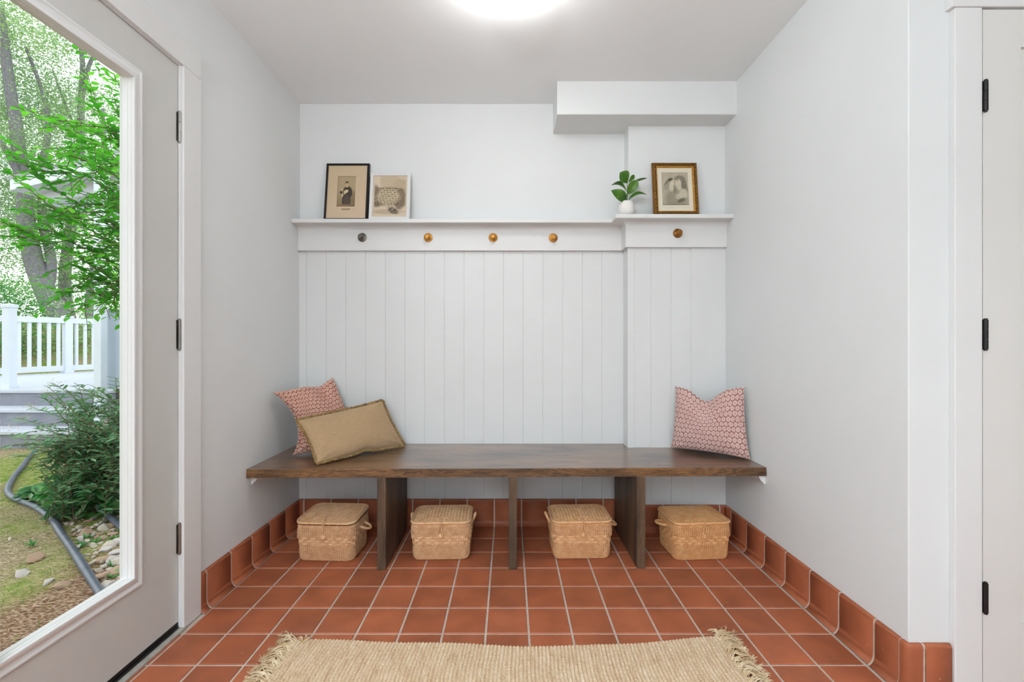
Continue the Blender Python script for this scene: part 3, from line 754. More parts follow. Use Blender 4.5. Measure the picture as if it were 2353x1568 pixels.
def basket_body():
    mb=MB(); NS=88; SP=6; H=.180
    def prof(z):  # outward growth with height + rounding at base
        g=-.010+.014*min(1,z/.13)+(.002*math.sin(z*60))
        if z<.014: g-= .006*(1-z/.014)**2
        return g
    rp,tot=rrect(BA,BB,BR_,NS*SP)
    rk=random.Random(11)
    def strand(z,rad_o,rad_z,amp,per,phase,tw=0,nseg=6,jit=.0004):
        rows=[]
        for j in range(nseg):
            an=2*PI*j/nseg; row=[]
            for k,(x,y,nx,ny) in enumerate(rp):
                s=k/SP/per; d=prof(z)+amp*math.cos(PI*s+phase)+math.cos(an)*rad_o
                zz=z+math.sin(an)*rad_z+tw*math.sin(PI*s+phase+PI/2)+jit*math.sin(s*1.7+z*900)
                row.append((x+nx*d,y+ny*d,zz))
            rows.append(row)
        nb=len(rows[0]); base=mb.add([p for r in rows for p in r],[])
        for j in range(nseg):
            j2=(j+1)%nseg
            for k in range(nb):
                k2=(k+1)%nb; mb.f.append((base+j*nb+k,base+j*nb+k2,base+j2*nb+k2,base+j2*nb+k)); mb.m.append(0)
    z=.003; r=0
    while z<.079:
        tw=.0016 if r<4 else 0
        strand(z,.0014,.00165,.0028,1,PI*(r%2),tw,5); z+=.0038; r+=1
    # broad middle bands
    for k in range(3):
        z=.0895+k*.0150
        strand(z,.0011,.0072,.0034,2,PI*(k%2),0,6)
    strand(.0805,.0018,.0018,.0020,1,0,.0012,5); strand(.1292,.0018,.0018,.0020,1,PI,.0012,5)
    z=.1335; r=0
    while z<.170:
        strand(z,.0014,.00165,.0028,1,PI*(r%2),0,5); z+=.0037; r+=1
    strand(.1715,.0022,.0024,.0016,1,0,.0022,6); strand(.1765,.0025,.0026,.0014,1,PI,.0020,6); strand(.181,.0028,.0026,.0008,1,0,.0012,6)
    # stakes
    for k in range(0,NS*SP,SP):
        x,y,nx,ny=rp[k]
        mb.tube([(x+nx*(prof(z)-.0004),y+ny*(prof(z)-.0004),z) for z in (.0,.006,.02,.08,.13,.182)],.0018,5,caps=False)
    # inner wall + bottom
    rows=[[(x+nx*(prof(z)-.005),y+ny*(prof(z)-.005),z) for (x,y,nx,ny) in rp[::4]] for z in (.002,.02,.1,.18)]
    mb.sheet(rows,closed=True); mb.add(rows[0],[tuple(range(len(rows[0])))])
    return mb
def basket_lid():
    mb=MB(); a,b,r=BA+.006,BB+.006,.045; n=96
    NXg,NYg=168,120
    # domed woven top as height field clipped to the rounded rectangle through radial remap
    rows=[]
    for j in range(NYg+1):
        row=[]
        for i_ in range(NXg+1):
            u=-1+2*i_/NXg; v=-1+2*j/NYg
            x=u*(a-.004); y=v*(b-.004)
            # squash corners in to the rounded outline
            ex,ey=abs(x)-(a-.004-r),abs(y)-(b-.004-r)
            if ex>0 and ey>0:
                d=max(ex,ey); q=math.hypot(ex,ey)
                ex2,ey2=ex*d/q,ey*d/q
                x=math.copysign(a-.004-r+ex2,x); y=math.copysign(b-.004-r+ey2,y)
            dome=.010*(1-abs(u)**3)*(1-abs(v)**3)
            col=math.floor((x+.5)/.0165); fx=(x+.5)/.0165-col
            rib=.0030*abs(math.sin(PI*fx))**.7
            st=.0010*math.sin(2*PI*y/.0068+col*PI)+.0008*math.sin(2*PI*y/.021+col*PI)
            ed=min(1,(1-max(abs(u),abs(v)))*14)
            row.append((x,y,.004+dome+(rib+st)*ed))
        rows.append(row)
    mb.sheet(rows)
    rp,tot=rrect(a,b,r,420)
    wr=[.0066*(1+.13*abs(math.sin(PI*tot*k/420/.0052))) for k in range(420)]
    mb.tube([(x-nx*.004,y-ny*.004,.003) for x,y,nx,ny in rp],wr,10,closed=True)
    rp2,tot2=rrect(a-.013,b-.013,r-.008,300)
    mb.tube([(x,y,.0065+.0012*math.sin(k*.9)) for k,(x,y,nx,ny) in enumerate(rp2)],.0026,6,closed=True)
    mb.add([(x-nx*.006,y-ny*.006,-.001) for x,y,nx,ny in rp[::5]],[tuple(reversed(range(84)))])
    return mb
BODY=basket_body().build('body',M_cane,None,angle=60); LID=basket_lid().build('lid',M_cane,None,angle=60)
BODY_ME,LID_ME=BODY.data,LID.data; bpy.data.objects.remove(BODY); bpy.data.objects.remove(LID)
def handle_mb(side,ang,rad=.030,ln=.046):
    mb=MB(); pts=[]; wr=[]
    for k in range(41):
        t=PI*k/40; y=-rad*math.cos(t); d=ln*math.sin(t)**.8 if 0<k<40 else 0
        pts.append((side*(BA+.001+d*math.cos(ang)),y,.150+d*math.sin(ang)))
        wr.append(.0060*(1+.18*abs(math.sin(k*1.1))))
    mb.tube(pts,wr,8); 
    for sy in (-1,1):
        mb.tube([(side*(BA+.003),sy*rad,.128),(side*(BA+.006),sy*rad,.150),(side*(BA+.003),sy*rad,.168)],.0032,6)
    return mb
def basket(x,y,rz,label,col,scale,lidrot,hl,hr,loop):
    rt=empty('lidded_basket',(x,y,.0005),rz); rt.scale=scale; tag(rt,label,'basket','lidded rattan baskets under the bench')
    def fin(o): o.color=col; return o
    bd=fin(link(bpy.data.objects.new('body',BODY_ME),rt))
    ld=fin(link(bpy.data.objects.new('lid',LID_ME),rt)); ld.location=(0,.0,.1860+abs(math.sin(lidrot))*.0); ld.rotation_euler=(lidrot,0,0)
    if lidrot: ld.location.z+= .012
    mb=MB(); fy=-BB+.024; tz=.0165
    mb.tube([(-.037,fy,tz),(.037,fy,tz)],.0030,8)
    for sx in (-.016,.016):
        mb.tube([(sx+.0055*math.cos(t),fy+.003*math.sin(t*2),tz-.004+.0085*abs(math.sin(t))) for t in [PI*k/8 for k in range(9)]],.0013,6)
        mb.tube([(sx+.004,fy-.003,tz-.004),(sx+.004,fy-.0045,tz+.003),(sx+.004,fy+.004,tz+.004)],.0013,6)
    fin(mb.build('toggle_bar',M_cane,ld))
    for s,a,(rad,ln) in ((-1,hl[0],hl[1]),(1,hr[0],hr[1])):
        fin(handle_mb(s,a,rad,ln).build('handle',M_cane,rt))
    # button knot
    mb=MB(); kz=.128; ky=-BB-.011
    mb.lathe([(0,-.0125),(.008,-.0102),(.012,-.004),(.0125,.001),(.011,.007),(.0065,.0112),(0,.0125)],12,(0,ky,kz))
    for k in range(3):
        an=k*PI/3; mb.tube([(.0125*math.cos(t)*math.cos(an),ky+.0125*math.sin(t),kz+.0125*math.cos(t)*math.sin(an)) for t in [2*PI*q/16 for q in range(16)]],.0022,6,closed=True)
    fin(mb.build('button_knot',M_cane,rt))
    mb=MB(); zt=.2025+(.012 if lidrot else 0); 
    fz=ky-.006
    def L(sg):
        return [(sg*.002,fy+.004,zt+.001),(sg*.002,fy-.006,zt+.004),(sg*.003,-BB-.006,zt-.003),(sg*.0035,-BB-.012,zt-.013)]
    if loop=='long':
        pts=L(-1)+[(-.006,fz-.002,.165),(-.013,fz-.004,.140),(-.0145,fz-.003,.126),(-.010,fz-.002,.116),(0,fz-.002,.1115),(.010,fz-.002,.116),(.0145,fz-.003,.126),(.013,fz-.004,.140),(.006,fz-.002,.165)]+list(reversed(L(1)))
    elif loop=='tight':
        pts=L(-1)+[(-.006,fz,.168),(-.012,fz-.001,.145),(-.0135,fz,.130),(-.009,fz+.001,.118),(0,fz+.001,.1145),(.009,fz+.001,.118),(.0135,fz,.130),(.012,fz-.001,.145),(.006,fz,.168)]+list(reversed(L(1)))
    else:
        pts=L(-1)+[(-.004,-BB-.011,.183),(-.003,-BB-.011,.176),(0,-BB-.011,.173),(.003,-BB-.011,.176),(.004,-BB-.011,.183)]+list(reversed(L(1)))
    # smooth path
    P_=[Vector(p) for p in pts]; sp=[]
    for k in range(len(P_)-1):
        p0=P_[max(0,k-1)];p1=P_[k];p2=P_[k+1];p3=P_[min(len(P_)-1,k+2)]
        for q in range(4):
            t=q/4; sp.append(.5*((2*p1)+(p2-p0)*t+(2*p0-5*p1+4*p2-p3)*t*t+(3*p1-p0-3*p2+p3)*t**3))
    sp.append(P_[-1]); mb.tube(sp,.0022,7)
    fin(mb.build('clasp_loop',M_cane,rt))
    return rt
basket(-.900,2.298,R(-3),'pale lidded wicker basket in the leftmost bay, its lid slightly raised',(1.0,.96,.92,1),(.98,1,.98),R(3.2),(R(20),(.028,.012)),(R(-22),(.028,.050)),'short')
basket(-.342,2.312,R(2),'pale lidded wicker basket in the second bay from the left, looped clasp over its button',(1,.97,.93,1),(.985,1,.99),0,(R(72),(.026,.046)),(R(62),(.026,.048)),'tight')
basket(.361,2.322,R(1.5),'honey lidded wicker basket in the third bay, left handle standing up, right drooping',(1.02,.93,.82,1),(1,1,.99),0,(R(60),(.028,.052)),(R(-20),(.028,.048)),'tight')
basket(.948,2.310,R(4),'darker honey lidded wicker basket in the rightmost bay with an empty hanging loop',(1.0,.86,.66,1),(.985,1,.98),0,(R(8),(.028,.050)),(R(60),(.026,.030)),'long')

# ================================================================== RUG
rug=empty('rug',(0,1.30,0)); tag(rug,'natural woven jute rug with shaggy fringed ends on the tile floor','rug'); 
mb=MB(); RX0,RX1,RY0,RY1=-.772,.762,.90,1.605
nxc=118; ny=86; sx=6; sy=4; rows=[]
for j in range(ny*sy+1):
    v=j/(ny*sy); row=[]
    for i_ in range(nxc*sx+1):
        u=i_/(nxc*sx)
        yb=RY1+.012*math.sin(u*5+1)-.016*math.sin(u*PI)+.030*sm(.6,1,u)+.004*math.sin(u*21)
        x=RX0+(RX1-RX0)*u+.004*math.sin(v*14)+(-.012*(1-v))*(-1 if u<.5 else 1)*-1
        y=RY0+(yb-RY0)*v
        cx_=u*nxc; cy_=v*ny; ph=(int(cx_)%2)*.5
        bump=abs(math.sin(PI*cx_))**.6*(.55+.45*abs(math.sin(PI*(cy_+ph))))
        ed=min(1,min(v*ny,(1-v)*ny,u*nxc,(1-u)*nxc)*1.2)
        z=.0025+ .0068*bump*ed+.0010*nz(u*8,v*4,6)+ (.002 if ed>.9 else 0)
        row.append((x,y-1.30,z))
    rows.append(row)
mb.sheet(rows)
m=Mat('jute'); n=m.noise(m.mapping(scale=(6,1.3,1)),scale=9,detail=4,rough=.7); n2=m.noise(scale=160,detail=3); n3=m.noise(scale=2.5,detail=2)
c=m.ramp(n,[(.30,C(190,156,122)),(.5,C(218,192,162)),(.7,C(232,214,190))]); c=m.mix(.35,c,m.ramp(n2,[(.35,C(168,134,96)),(.65,C(232,214,188))]))
c=m.mix(m.math('MULTIPLY',n3,.25),c,C(200,166,122))
M_jute=m.out(c,.9,normal=m.bump(n2,.0015,.7),spec=.15)
mb.build('woven_field',M_jute,rug,angle=180)
M_fr=vary('jute_fringe',C(186,152,108),C(236,218,186),35,.9,bd=.001,bs=300)
for sd,xe in ((-1,RX0),(1,RX1)):
    mb=MB(); rr=random.Random(5+sd)
    y=RY0
    while y<RY1+.012+(.02 if sd>0 else -.012):
        for q in range(4):
            L=rr.uniform(.045,.085); an=rr.uniform(-.55,.75); h=rr.uniform(.006,.022); cu=rr.uniform(-.03,.03); pts=[]
            yy=y+rr.uniform(-.004,.004)
            for k in range(8):
                t=k/7; pts.append((xe-sd*.01+sd*L*t*math.cos(an)+.003*math.sin(t*9+q),yy-1.30+L*t*math.sin(an)+cu*t*t+.004*math.sin(t*7+q*2), .005+h*math.sin(PI*min(1,t*1.05))*.9+.001))
            mb.tube(pts,[rr.uniform(.0018,.0030)*(1-.35*k/7) for k in range(8)],5)
            for e in range(3):   # frayed tips
                a2=an+rr.uniform(-.8,.8); p=Vector(pts[-2]); mb.tube([p,p+Vector((sd*.012*math.cos(a2),.012*math.sin(a2),.003)),p+Vector((sd*.02*math.cos(a2+.3),.02*math.sin(a2+.3),rr.uniform(-.002,.006)))],[.0009,.0007,.0004],3)
        y+=.0105
    if sd<0:
        tu=[((-.735),RY1+.0),(-.80,RY1+.012)]
    else: tu=[(.765,RY1+.035),(.79,RY1+.03)]
    for tx,ty in tu:
        for q in range(9):
            a2=rr.uniform(.6,2.4); L=rr.uniform(.02,.045); mb.tube([(tx,ty-1.315,.008),(tx+L*.5*math.cos(a2),ty-1.31+L*.5*math.sin(a2),.018),(tx+L*math.cos(a2+.4),ty-1.31+L*math.sin(a2+.4),.008)],[.003,.0025,.0008],5)
    f=mb.build('fringe',M_fr,rug); f['kind']='stuff'

# ================================================================== OUTSIDE
def gz(x,y):
    b=-.06+ .10*sm(2.6,4.4,y)
    if y>8: b+= 1.62*sm(8.2,13.5,y)
    return b
m=Mat('garden_ground'); n=m.noise(scale=1.5,detail=4); n2=m.noise(scale=26,detail=5,rough=.75); n3=m.noise(m.mapping(scale=(1,2.4,1),rot=(0,0,.5)),scale=60,detail=3)
n4=m.noise(scale=1.5,detail=2)
spx=m.n.new('ShaderNodeSeparateXYZ'); m.L.new(m.co.outputs['Object'],spx.inputs[0])
# mulch strip along the house wall (x > -2.15), grass and moss beyond
edge=m.math('ADD',spx.outputs[0],m.math('MULTIPLY',m.math('SUBTRACT',n,.5),.5))
mul=m.ramp(m.math('MULTIPLY_ADD',edge,1.0,2.9),[(.60,(0,0,0)),(.80,(1,1,1))])
grass=m.ramp(n2,[(.30,C(72,88,34)),(.46,C(118,142,58)),(.56,C(150,152,92)),(.68,C(178,164,132))])
grass=m.mix(m.ramp(n,[(.40,(0,0,0)),(.58,(.85,.85,.85))]),grass,m.ramp(n3,[(.35,C(118,92,70)),(.5,C(164,142,116)),(.62,C(196,180,156))]))
mulch=m.ramp(n3,[(.32,C(92,66,48)),(.5,C(142,112,88)),(.66,C(188,164,140))])
M_ground=m.out(m.mix(mul,grass,mulch),.95,normal=m.bump(m.math('ADD',n2,n3),.02,.8),spec=.1)
mb=MB(); xs=[-60,-30,-20,-14,-11,-9,-8,-7]+[-6.5+.25*k for k in range(21)]+[-1.38]; ys=[-60,-20,-8,-3,-1,0]+[.5+.15*k for k in range(30)]+[5.5,6,7,8,8.5,9,9.5,10,10.5,11,11.5,12,12.5,13,13.5,14,20,40,60]
mb.sheet([[(x,y,gz(x,y)+(.012*nz(x,y,3)+.01*nz(x,y,9) if -6<x<-1.3 and y<5 else 0)) for x in xs] for y in ys])
mb.add([(-1.36,-60,-.08),(60,-60,-.08),(60,YF-.2,-.08),(-1.36,YF-.2,-.08)],[(0,1,2,3)])
S(mb.build('ground',M_ground))

M_vinyl=paint('white_vinyl',C(204,211,221),.4,.02)
M_vinb=paint('blue_grey_vinyl',C(172,184,198),.5,.02)
M_deck=vary('grey_deck_board',C(176,181,191),C(192,197,208),6,.6,(1,9,1),.0005)
M_fascia=vary('grey_fascia',C(116,118,130),C(134,136,148),5,.6)
ZD=.55
deck=empty('porch_deck',(-5.5,4.9,0)); tag(deck,'raised grey porch deck with two wide steps beyond the glass door','deck'); do=deck.location
mb=MB(); y=4.86
bl=MB()
while y<9.2:
    mb.box(-8.5 if y<6.4 else -7.85+(y-7.0)*.35,-4.10,y,y+.135,ZD-.028,ZD); y+=.140
loc(mb,do).build('deck_boards',M_deck,deck,smooth=False)
mb=MB(); mb.box(-8.5,-4.12,4.885,4.91,gz(0,4.9)-.05,ZD-.028); mb.box(-4.14,-4.12,4.9,9.2,0,ZD-.028); loc(mb,do).build('fascia',M_fascia,deck,smooth=False)
for z,yf,x1 in ((.380,4.60,-4.47),(.210,4.32,-4.20)):
    mb=MB(); mb.box(-8.5,x1,yf,yf+.30,z-.032,z); loc(mb,do).build('step_tread',M_deck,deck,smooth=False,bevel=.004)
    mb=MB(); mb.box(-8.5,x1-.01,yf+.025,yf+.05,gz(0,4.3)-.05,z-.032); loc(mb,do).build('step_riser',M_fascia,deck,smooth=False)
def post(mb,x,y,w,z0,z1,a=0):
    c,s=math.cos(a),math.sin(a)
    def bx(h,za,zb):
        q=[(x+c*i*h-s*j*h,y+s*i*h+c*j*h) for i,j in ((-1,-1),(1,-1),(1,1),(-1,1))]
        mb.add([(p[0],p[1],za) for p in q]+[(p[0],p[1],zb) for p in q],[(0,3,2,1),(4,5,6,7),(0,1,5,4),(1,2,6,5),(2,3,7,6),(3,0,4,7)]); return q
    bx(w/2,z0,z1-.05); bx(w/2+.012,z0,z0+.035); bx(w/2+.010,z1-.05,z1-.018)
    h=w/2+.010; q=[(x+c*i*h-s*j*h,y+s*i*h+c*j*h) for i,j in ((-1,-1),(1,-1),(1,1),(-1,1))]
    mb.add([(p[0],p[1],z1-.018) for p in q]+[(x,y,z1)],[(0,1,4),(1,2,4),(2,3,4),(3,0,4)])
mb=MB(); post(mb,-5.640,5.045,.082,ZD,1.515); mb.box(-5.81,-5.68,5.02,5.07,1.33,1.37)
tag(mb.build('newel_post',M_vinyl,None,smooth=False),'thick white newel post at the head of the porch steps','post')
rl=empty('deck_railing',(-7.5,7.59,ZD)); tag(rl,'white vinyl railing with square balusters along the far side of the deck','railing')
A=Vector((-7.90,6.45,0)); B=Vector((-7.50,7.59,0)); B2=Vector((-7.14,8.62,0)); ro2=rl.location
def seg(a,b,z0,z1,w):
    d=(b-a).normalized(); nn=Vector((-d.y,d.x,0))*w/2; mb=MB()
    q=[a-nn,b-nn,b+nn,a+nn]; mb.add([(p.x,p.y,z0) for p in q]+[(p.x,p.y,z1) for p in q],[(0,3,2,1),(4,5,6,7),(0,1,5,4),(1,2,6,5),(2,3,7,6),(3,0,4,7)]); return mb
for a,b in ((A,B),(B,B2)):
    loc(seg(a,b,1.39,1.48,.07),ro2).build('top_rail',M_vinyl,rl,smooth=False)
    loc(seg(a,b,.585,.675,.06),ro2).build('bottom_rail',M_vinyl,rl,smooth=False)
    n=int((b-a).length/.115)
    for k in range(1,n):
        p=a+(b-a)*(k/n); d=(b-a).normalized()*.019
        loc(seg(p-d,p+d,.67,1.395,.038),ro2).build('baluster',M_vinyl,rl,smooth=False)
for p in (B,B2):
    mb=MB(); post(mb,p.x,p.y,.100,ZD,1.53,math.atan2((B2-A).y,(B2-A).x)); loc(mb,ro2).build('post',M_vinyl,rl,smooth=False)
mb=MB(); mb.box(-4.335,-4.258,4.66,4.74,gz(0,4.7),2.86); mb.box(-4.35,-4.243,4.645,4.755,2.80,2.90); mb.box(-4.35,-4.243,4.645,4.755,.05,.20)
tag(mb.build('porch_column',M_vinyl,None,smooth=False,bevel=.004),'tall square white porch column behind the garden bushes','column')
mb=MB(); mb.box(-4.330,-3.1,4.81,4.86,.57,1.405); mb.box(-4.330,-3.1,4.79,4.88,1.405,1.43); 
for k in range(9): mb.box(-4.25+k*.14,-4.245+k*.14,4.806,4.811,.6,1.40)
tag(mb.build('privacy_panel',M_vinb,None,smooth=False),'solid white panel railing right of the porch column','panel')
mb=MB(); mb.box(-4.26,-3.1,4.84,4.90,.0,.565); tag(mb.build('skirting_board',paint('dark_skirting',C(62,62,68),.8),None,smooth=False),'dark skirting below the white panel right of the porch column','panel')
# porch roof
roof=empty('porch_roof',(-5,5,2.9)); tag(roof,'white porch roof eave showing through the shrub','roof'); 
c4=[Vector((-6.10,5.46)),Vector((-3.60,4.50)),Vector((-2.9,6.6)),Vector((-5.5,7.5))]; ce=sum(c4,Vector((0,0)))/4
mb=MB(); ri=[(0,2.93),(0,3.06),(-.06,3.08),(.06,3.10),(.9,3.34)]
ring=[]
for ins,z in ri: ring.append([(p.x+(ce-p).x*ins*.6-(0),p.y+(ce-p).y*ins*.6,z) for p in c4])
mb.sheet(ring,closed=True); mb.add(ring[-1],[(0,1,2,3)])
loc(mb,roof.location).build('fascia',M_vinyl,roof,smooth=False)
mb=MB(); r0=[(p.x,p.y,2.93) for p in c4]; r1=[(p.x+(ce-p).x*.18,p.y+(ce-p).y*.18,2.93) for p in c4]; r2=[(p[0],p[1],2.80) for p in r1]; r3=[(p.x+(ce-p).x*.24,p.y+(ce-p).y*.24,2.80) for p in c4]; r4=[(p[0],p[1],2.95) for p in r3]
mb.sheet([r0,r1,r2,r3,r4],closed=True); mb.add(r4,[(3,2,1,0)]); loc(mb,roof.location).build('soffit',paint('soffit_paint',C(196,198,208),.6),roof,smooth=False)

# drain pipes
def gpt(px,py,h=0):
    z=-.06
    for _ in range(6):
        Y=(CH-z-h)*F/(py-VY); X=(px-VX)*Y/F; z=gz(X,Y)
    return Vector((X,Y,z+h))
def smooth_path(P_,m_=5):
    sp=[]
    for k in range(len(P_)-1):
        p0=P_[max(0,k-1)];p1=P_[k];p2=P_[k+1];p3=P_[min(len(P_)-1,k+2)]
        for q in range(m_):
            t=q/m_; sp.append(.5*((2*p1)+(p2-p0)*t+(2*p0-5*p1+4*p2-p3)*t*t+(3*p1-p0-3*p2+p3)*t**3))
    sp.append(P_[-1]); return sp
M_hose=vary('black_poly_pipe',C(66,72,84),C(92,98,110),14,.38,bd=.0006)
pp=[(250,1398),(232,1366),(206.6,1326),(172,1272),(141.6,1228),(122,1196),(103,1180),(84,1166),(57,1155),(32.5,1145),(18,1131),(21,1115),(33,1095),(50,1074),(70,1047),(82,1036)]
P_=smooth_path([gpt(x,y,.02) for x,y in pp],6)
mb=MB(); mb.tube(P_,[.0185+.0012*math.sin(k*.5) for k in range(len(P_))],14)
tag(mb.build('drain_pipe',M_hose),'long dark grey poly pipe winding across the lawn','pipe')
P_=smooth_path([gpt(x,y,.022) for x,y in ((222,1138),(229.6,1167),(254.5,1190),(277,1209),(310,1240),(350,1275))],6)
pipe2=empty('drain_pipe',P_[0]); tag(pipe2,'short grey drain pipe with white-taped end under the bushes at right','pipe')
mb=MB(); mb.tube(P_,.019,14); loc(mb,P_[0]).build('pipe',M_hose,pipe2)
mb=MB(); mb.tube(P_[5:8],.0205,14); loc(mb,P_[0]).build('tape',paint('white_tape',C(224,226,228),.5),pipe2)

# stones
M_st=[vary('stone_a',C(150,136,122),C(214,204,190),22,.85,bd=.003),vary('stone_b',C(128,102,84),C(186,158,134),22,.85,bd=.003),vary('stone_c',C(160,150,144),C(206,200,196),22,.85,bd=.003)]
def stone_mesh(seed,mat):
    import bmesh
    bm=bmesh.new(); bmesh.ops.create_icosphere(bm,subdivisions=3,radius=1); r_=random.Random(seed)
    off=Vector((seed*3.1,0,0)); cuts=[Vector((r_.uniform(-1,1),r_.uniform(-1,1),r_.uniform(-1,1))).normalized() for _ in range(9)]
    for v in bm.verts:
        p=v.co.copy()
        for c_ in cuts:
            d=p.dot(c_); 
            if d>.58: p-=c_*(d-.58)*.92
        p*=1+.10*mnoise.noise(p*1.5+off)+.05*mnoise.noise(p*5+off); v.co=(p.x,p.y*.78,p.z*.5)
    me=bpy.data.meshes.new('stone'); bm.to_mesh(me); bm.free(); me.materials.append(mat); me.polygons.foreach_set('use_smooth',[True]*len(me.polygons)); return me
SM=[stone_mesh(k,M_st[k%3]) for k in range(9)]
spots=[(155,1208,.028),(195,1232,.05),(190,1238,.035),(240,1215,.045),(252,1212,.03),(232,1205,.025),(250,1262,.055),(238,1290,.042),(245,1268,.04),(212,1298,.03),(236,1332,.05),(228,1338,.035),(252,1350,.045),(248,1345,.035),(265,1320,.05),(268,1322,.04),(215,1255,.028),(262,1232,.04),(272,1250,.05),(175,1195,.025),(205,1200,.03),(222,1190,.02),(180,1215,.03),(210,1228,.026),(260,1290,.045),(225,1315,.03),(240,1240,.03),(268,1275,.04),(276,1300,.05),(230,1230,.024),(200,1278,.02),(218,1275,.022),(165,1188,.02),(245,1195,.022),(258,1222,.025),(148,1192,.018)]
rr=random.Random(21)
for k in range(150): spots.append((rr.uniform(140,305),rr.uniform(1188,1372),rr.uniform(.010,.026)))
spots=[s for s in spots if not(s[0]<95+(s[1]-1165)*.68+22)]
spots += [(78,1288,.05),(50,1322,.045),(25,1240,.02),(140,1352,.04),(112,1340,.03)]
for k,(x,y,s) in enumerate(spots):
    p=gpt(x,y,0)
    o=bpy.data.objects.new('stone',SM[k%9]); link(o); o.location=(p.x,p.y,p.z+s*.22); o.scale=(s,s,s); o.rotation_euler=(rr.uniform(-.3,.3),rr.uniform(-.3,.3),rr.uniform(0,6))
    if k>=len(spots)-5:
        tag(o,('pale flat stone half sunk in the mossy lawn, farthest up of the lawn stones','brown flat stone in the lawn near the left edge of the glass','tiny stone far left on the lawn beside the curve of the pipe','pale stone on the lawn just left of the lower pipe','small brown stone on the lawn between the two pale ones')[k-len(spots)+5],'stone','stones in the lawn')
    else:
        sz='large' if s>=.042 else 'middling' if s>=.028 else 'small' if s>=.0215 else 'very small' if s>=.016 else 'tiny'
        cl_=('pale grey','brown','light tan')[(k%9)%3]
        rg='under the bush' if y<1212 else 'mid rock bed' if y<1250 else 'in the lower rock bed' if y<1300 else 'by the pipe end'
        sd2='touching the pipe' if x<110+(y-1165)*.68+34 else 'nearest the door edge' if x>262 else 'between pipe and door edge' if x<225 else 'right of centre'
        tag(o,f'{sz} {cl_} rock {rg}, {sd2}','stone',f'{sz} {cl_} rocks {rg} {sd2}')

# grass blades and twigs
M_gr=leafmat('grass_blade',C(92,120,40),C(128,158,62),C(172,178,104),3,.3)
M_straw=vary('dry_straw',C(150,126,98),C(196,176,146),9,.9)
mb=MB(); ms=MB()
for k in range(9000):
    x=rr.uniform(-5.2,-1.5); y=rr.uniform(1.25,4.2)
    if x>-2.0 and y<2.0 and rr.random()<.3: continue
    dens=nz(x,y,1.3,4)
    if x/y< -1.22 or x/y>-.84: continue
    h=rr.uniform(.008,.026)*(1.4 if dens>.1 else .8); a=rr.uniform(0,6.3); w=.0016
    if dens<-.05 or (x>-2.3+.1*y and rr.random()<.75) or rr.random()<.35:
        L=rr.uniform(.02,.06); z=gz(x,y)+.010; d=Vector((math.cos(a),math.sin(a),rr.uniform(-.05,.12)))
        p=Vector((x,y,z)); s_=Vector((-d.y,d.x,0))*.0014
        ms.add([p-s_,p+s_,p+d*L+s_*.5,p+d*L-s_*.5],[(0,1,2,3)]); continue
    p=Vector((x,y,gz(x,y)-.002)); s_=Vector((math.cos(a),math.sin(a),0)); ln=Vector((rr.uniform(-1,1),rr.uniform(-1,1),0))*h*.7
    mb.add([p-s_*w,p+s_*w,p+ln*.4+Vector((0,0,h*.6))+s_*w*.7,p+ln+Vector((0,0,h)),p+ln*.4+Vector((0,0,h*.6))-s_*w*.7],[(0,1,2,4),(4,2,3)])
tag(mb.build('grass',M_gr,smooth=False),'short patchy mossy grass on the lawn outside the glass door','grass',kind='stuff')
tag(ms.build('straw_litter',M_straw,smooth=False),'dry straw and wood bits scattered over the lawn and rock bed','litter',kind='stuff')

# ---- foliage
def leaf6(mb,p,d,up,L,w,bend=.15):
    d=d.normalized(); s_=d.cross(up); 
    if s_.length<1e-3: s_=d.orthogonal()
    s_.normalize(); n_=s_.cross(d)
    a=p; b=p+d*L*.3+n_*bend*L*.5; c=p+d*L*.62+n_*bend*L*.5; e=p+d*L
    mb.add([a,b+s_*w,c+s_*w*.85,e,c-s_*w*.85,b-s_*w,b-n_*w*.25,c-n_*w*.25],[(0,1,6),(1,2,7,6),(2,3,7),(3,4,7),(4,5,6,7),(5,0,6)])
M_bark=vary('bark',C(96,94,98),C(136,134,140),12,.9,(4,4,.7),.01)
M_twig=vary('twig',C(74,62,44),C(120,98,70),30,.8)
M_sh=leafmat('shrub_leaf',C(50,124,30),C(84,172,48),C(138,206,84),5,.5,.42,.5)
M_bu=leafmat('bush_leaf',C(58,98,66),C(88,136,94),C(140,174,132),6,.3,.4,.5)
M_bw=leafmat('weed_leaf',C(40,104,50),C(62,138,66),C(110,168,80),6,.3,.45)
shrub=empty('leafy_shrub',(-3.0,3.0,gz(-3,3))); tag(shrub,'tall bright green leafy shrub arching across the glass door view','shrub'); so=shrub.location
fo=MB(); br=MB(); rr=random.Random(31)
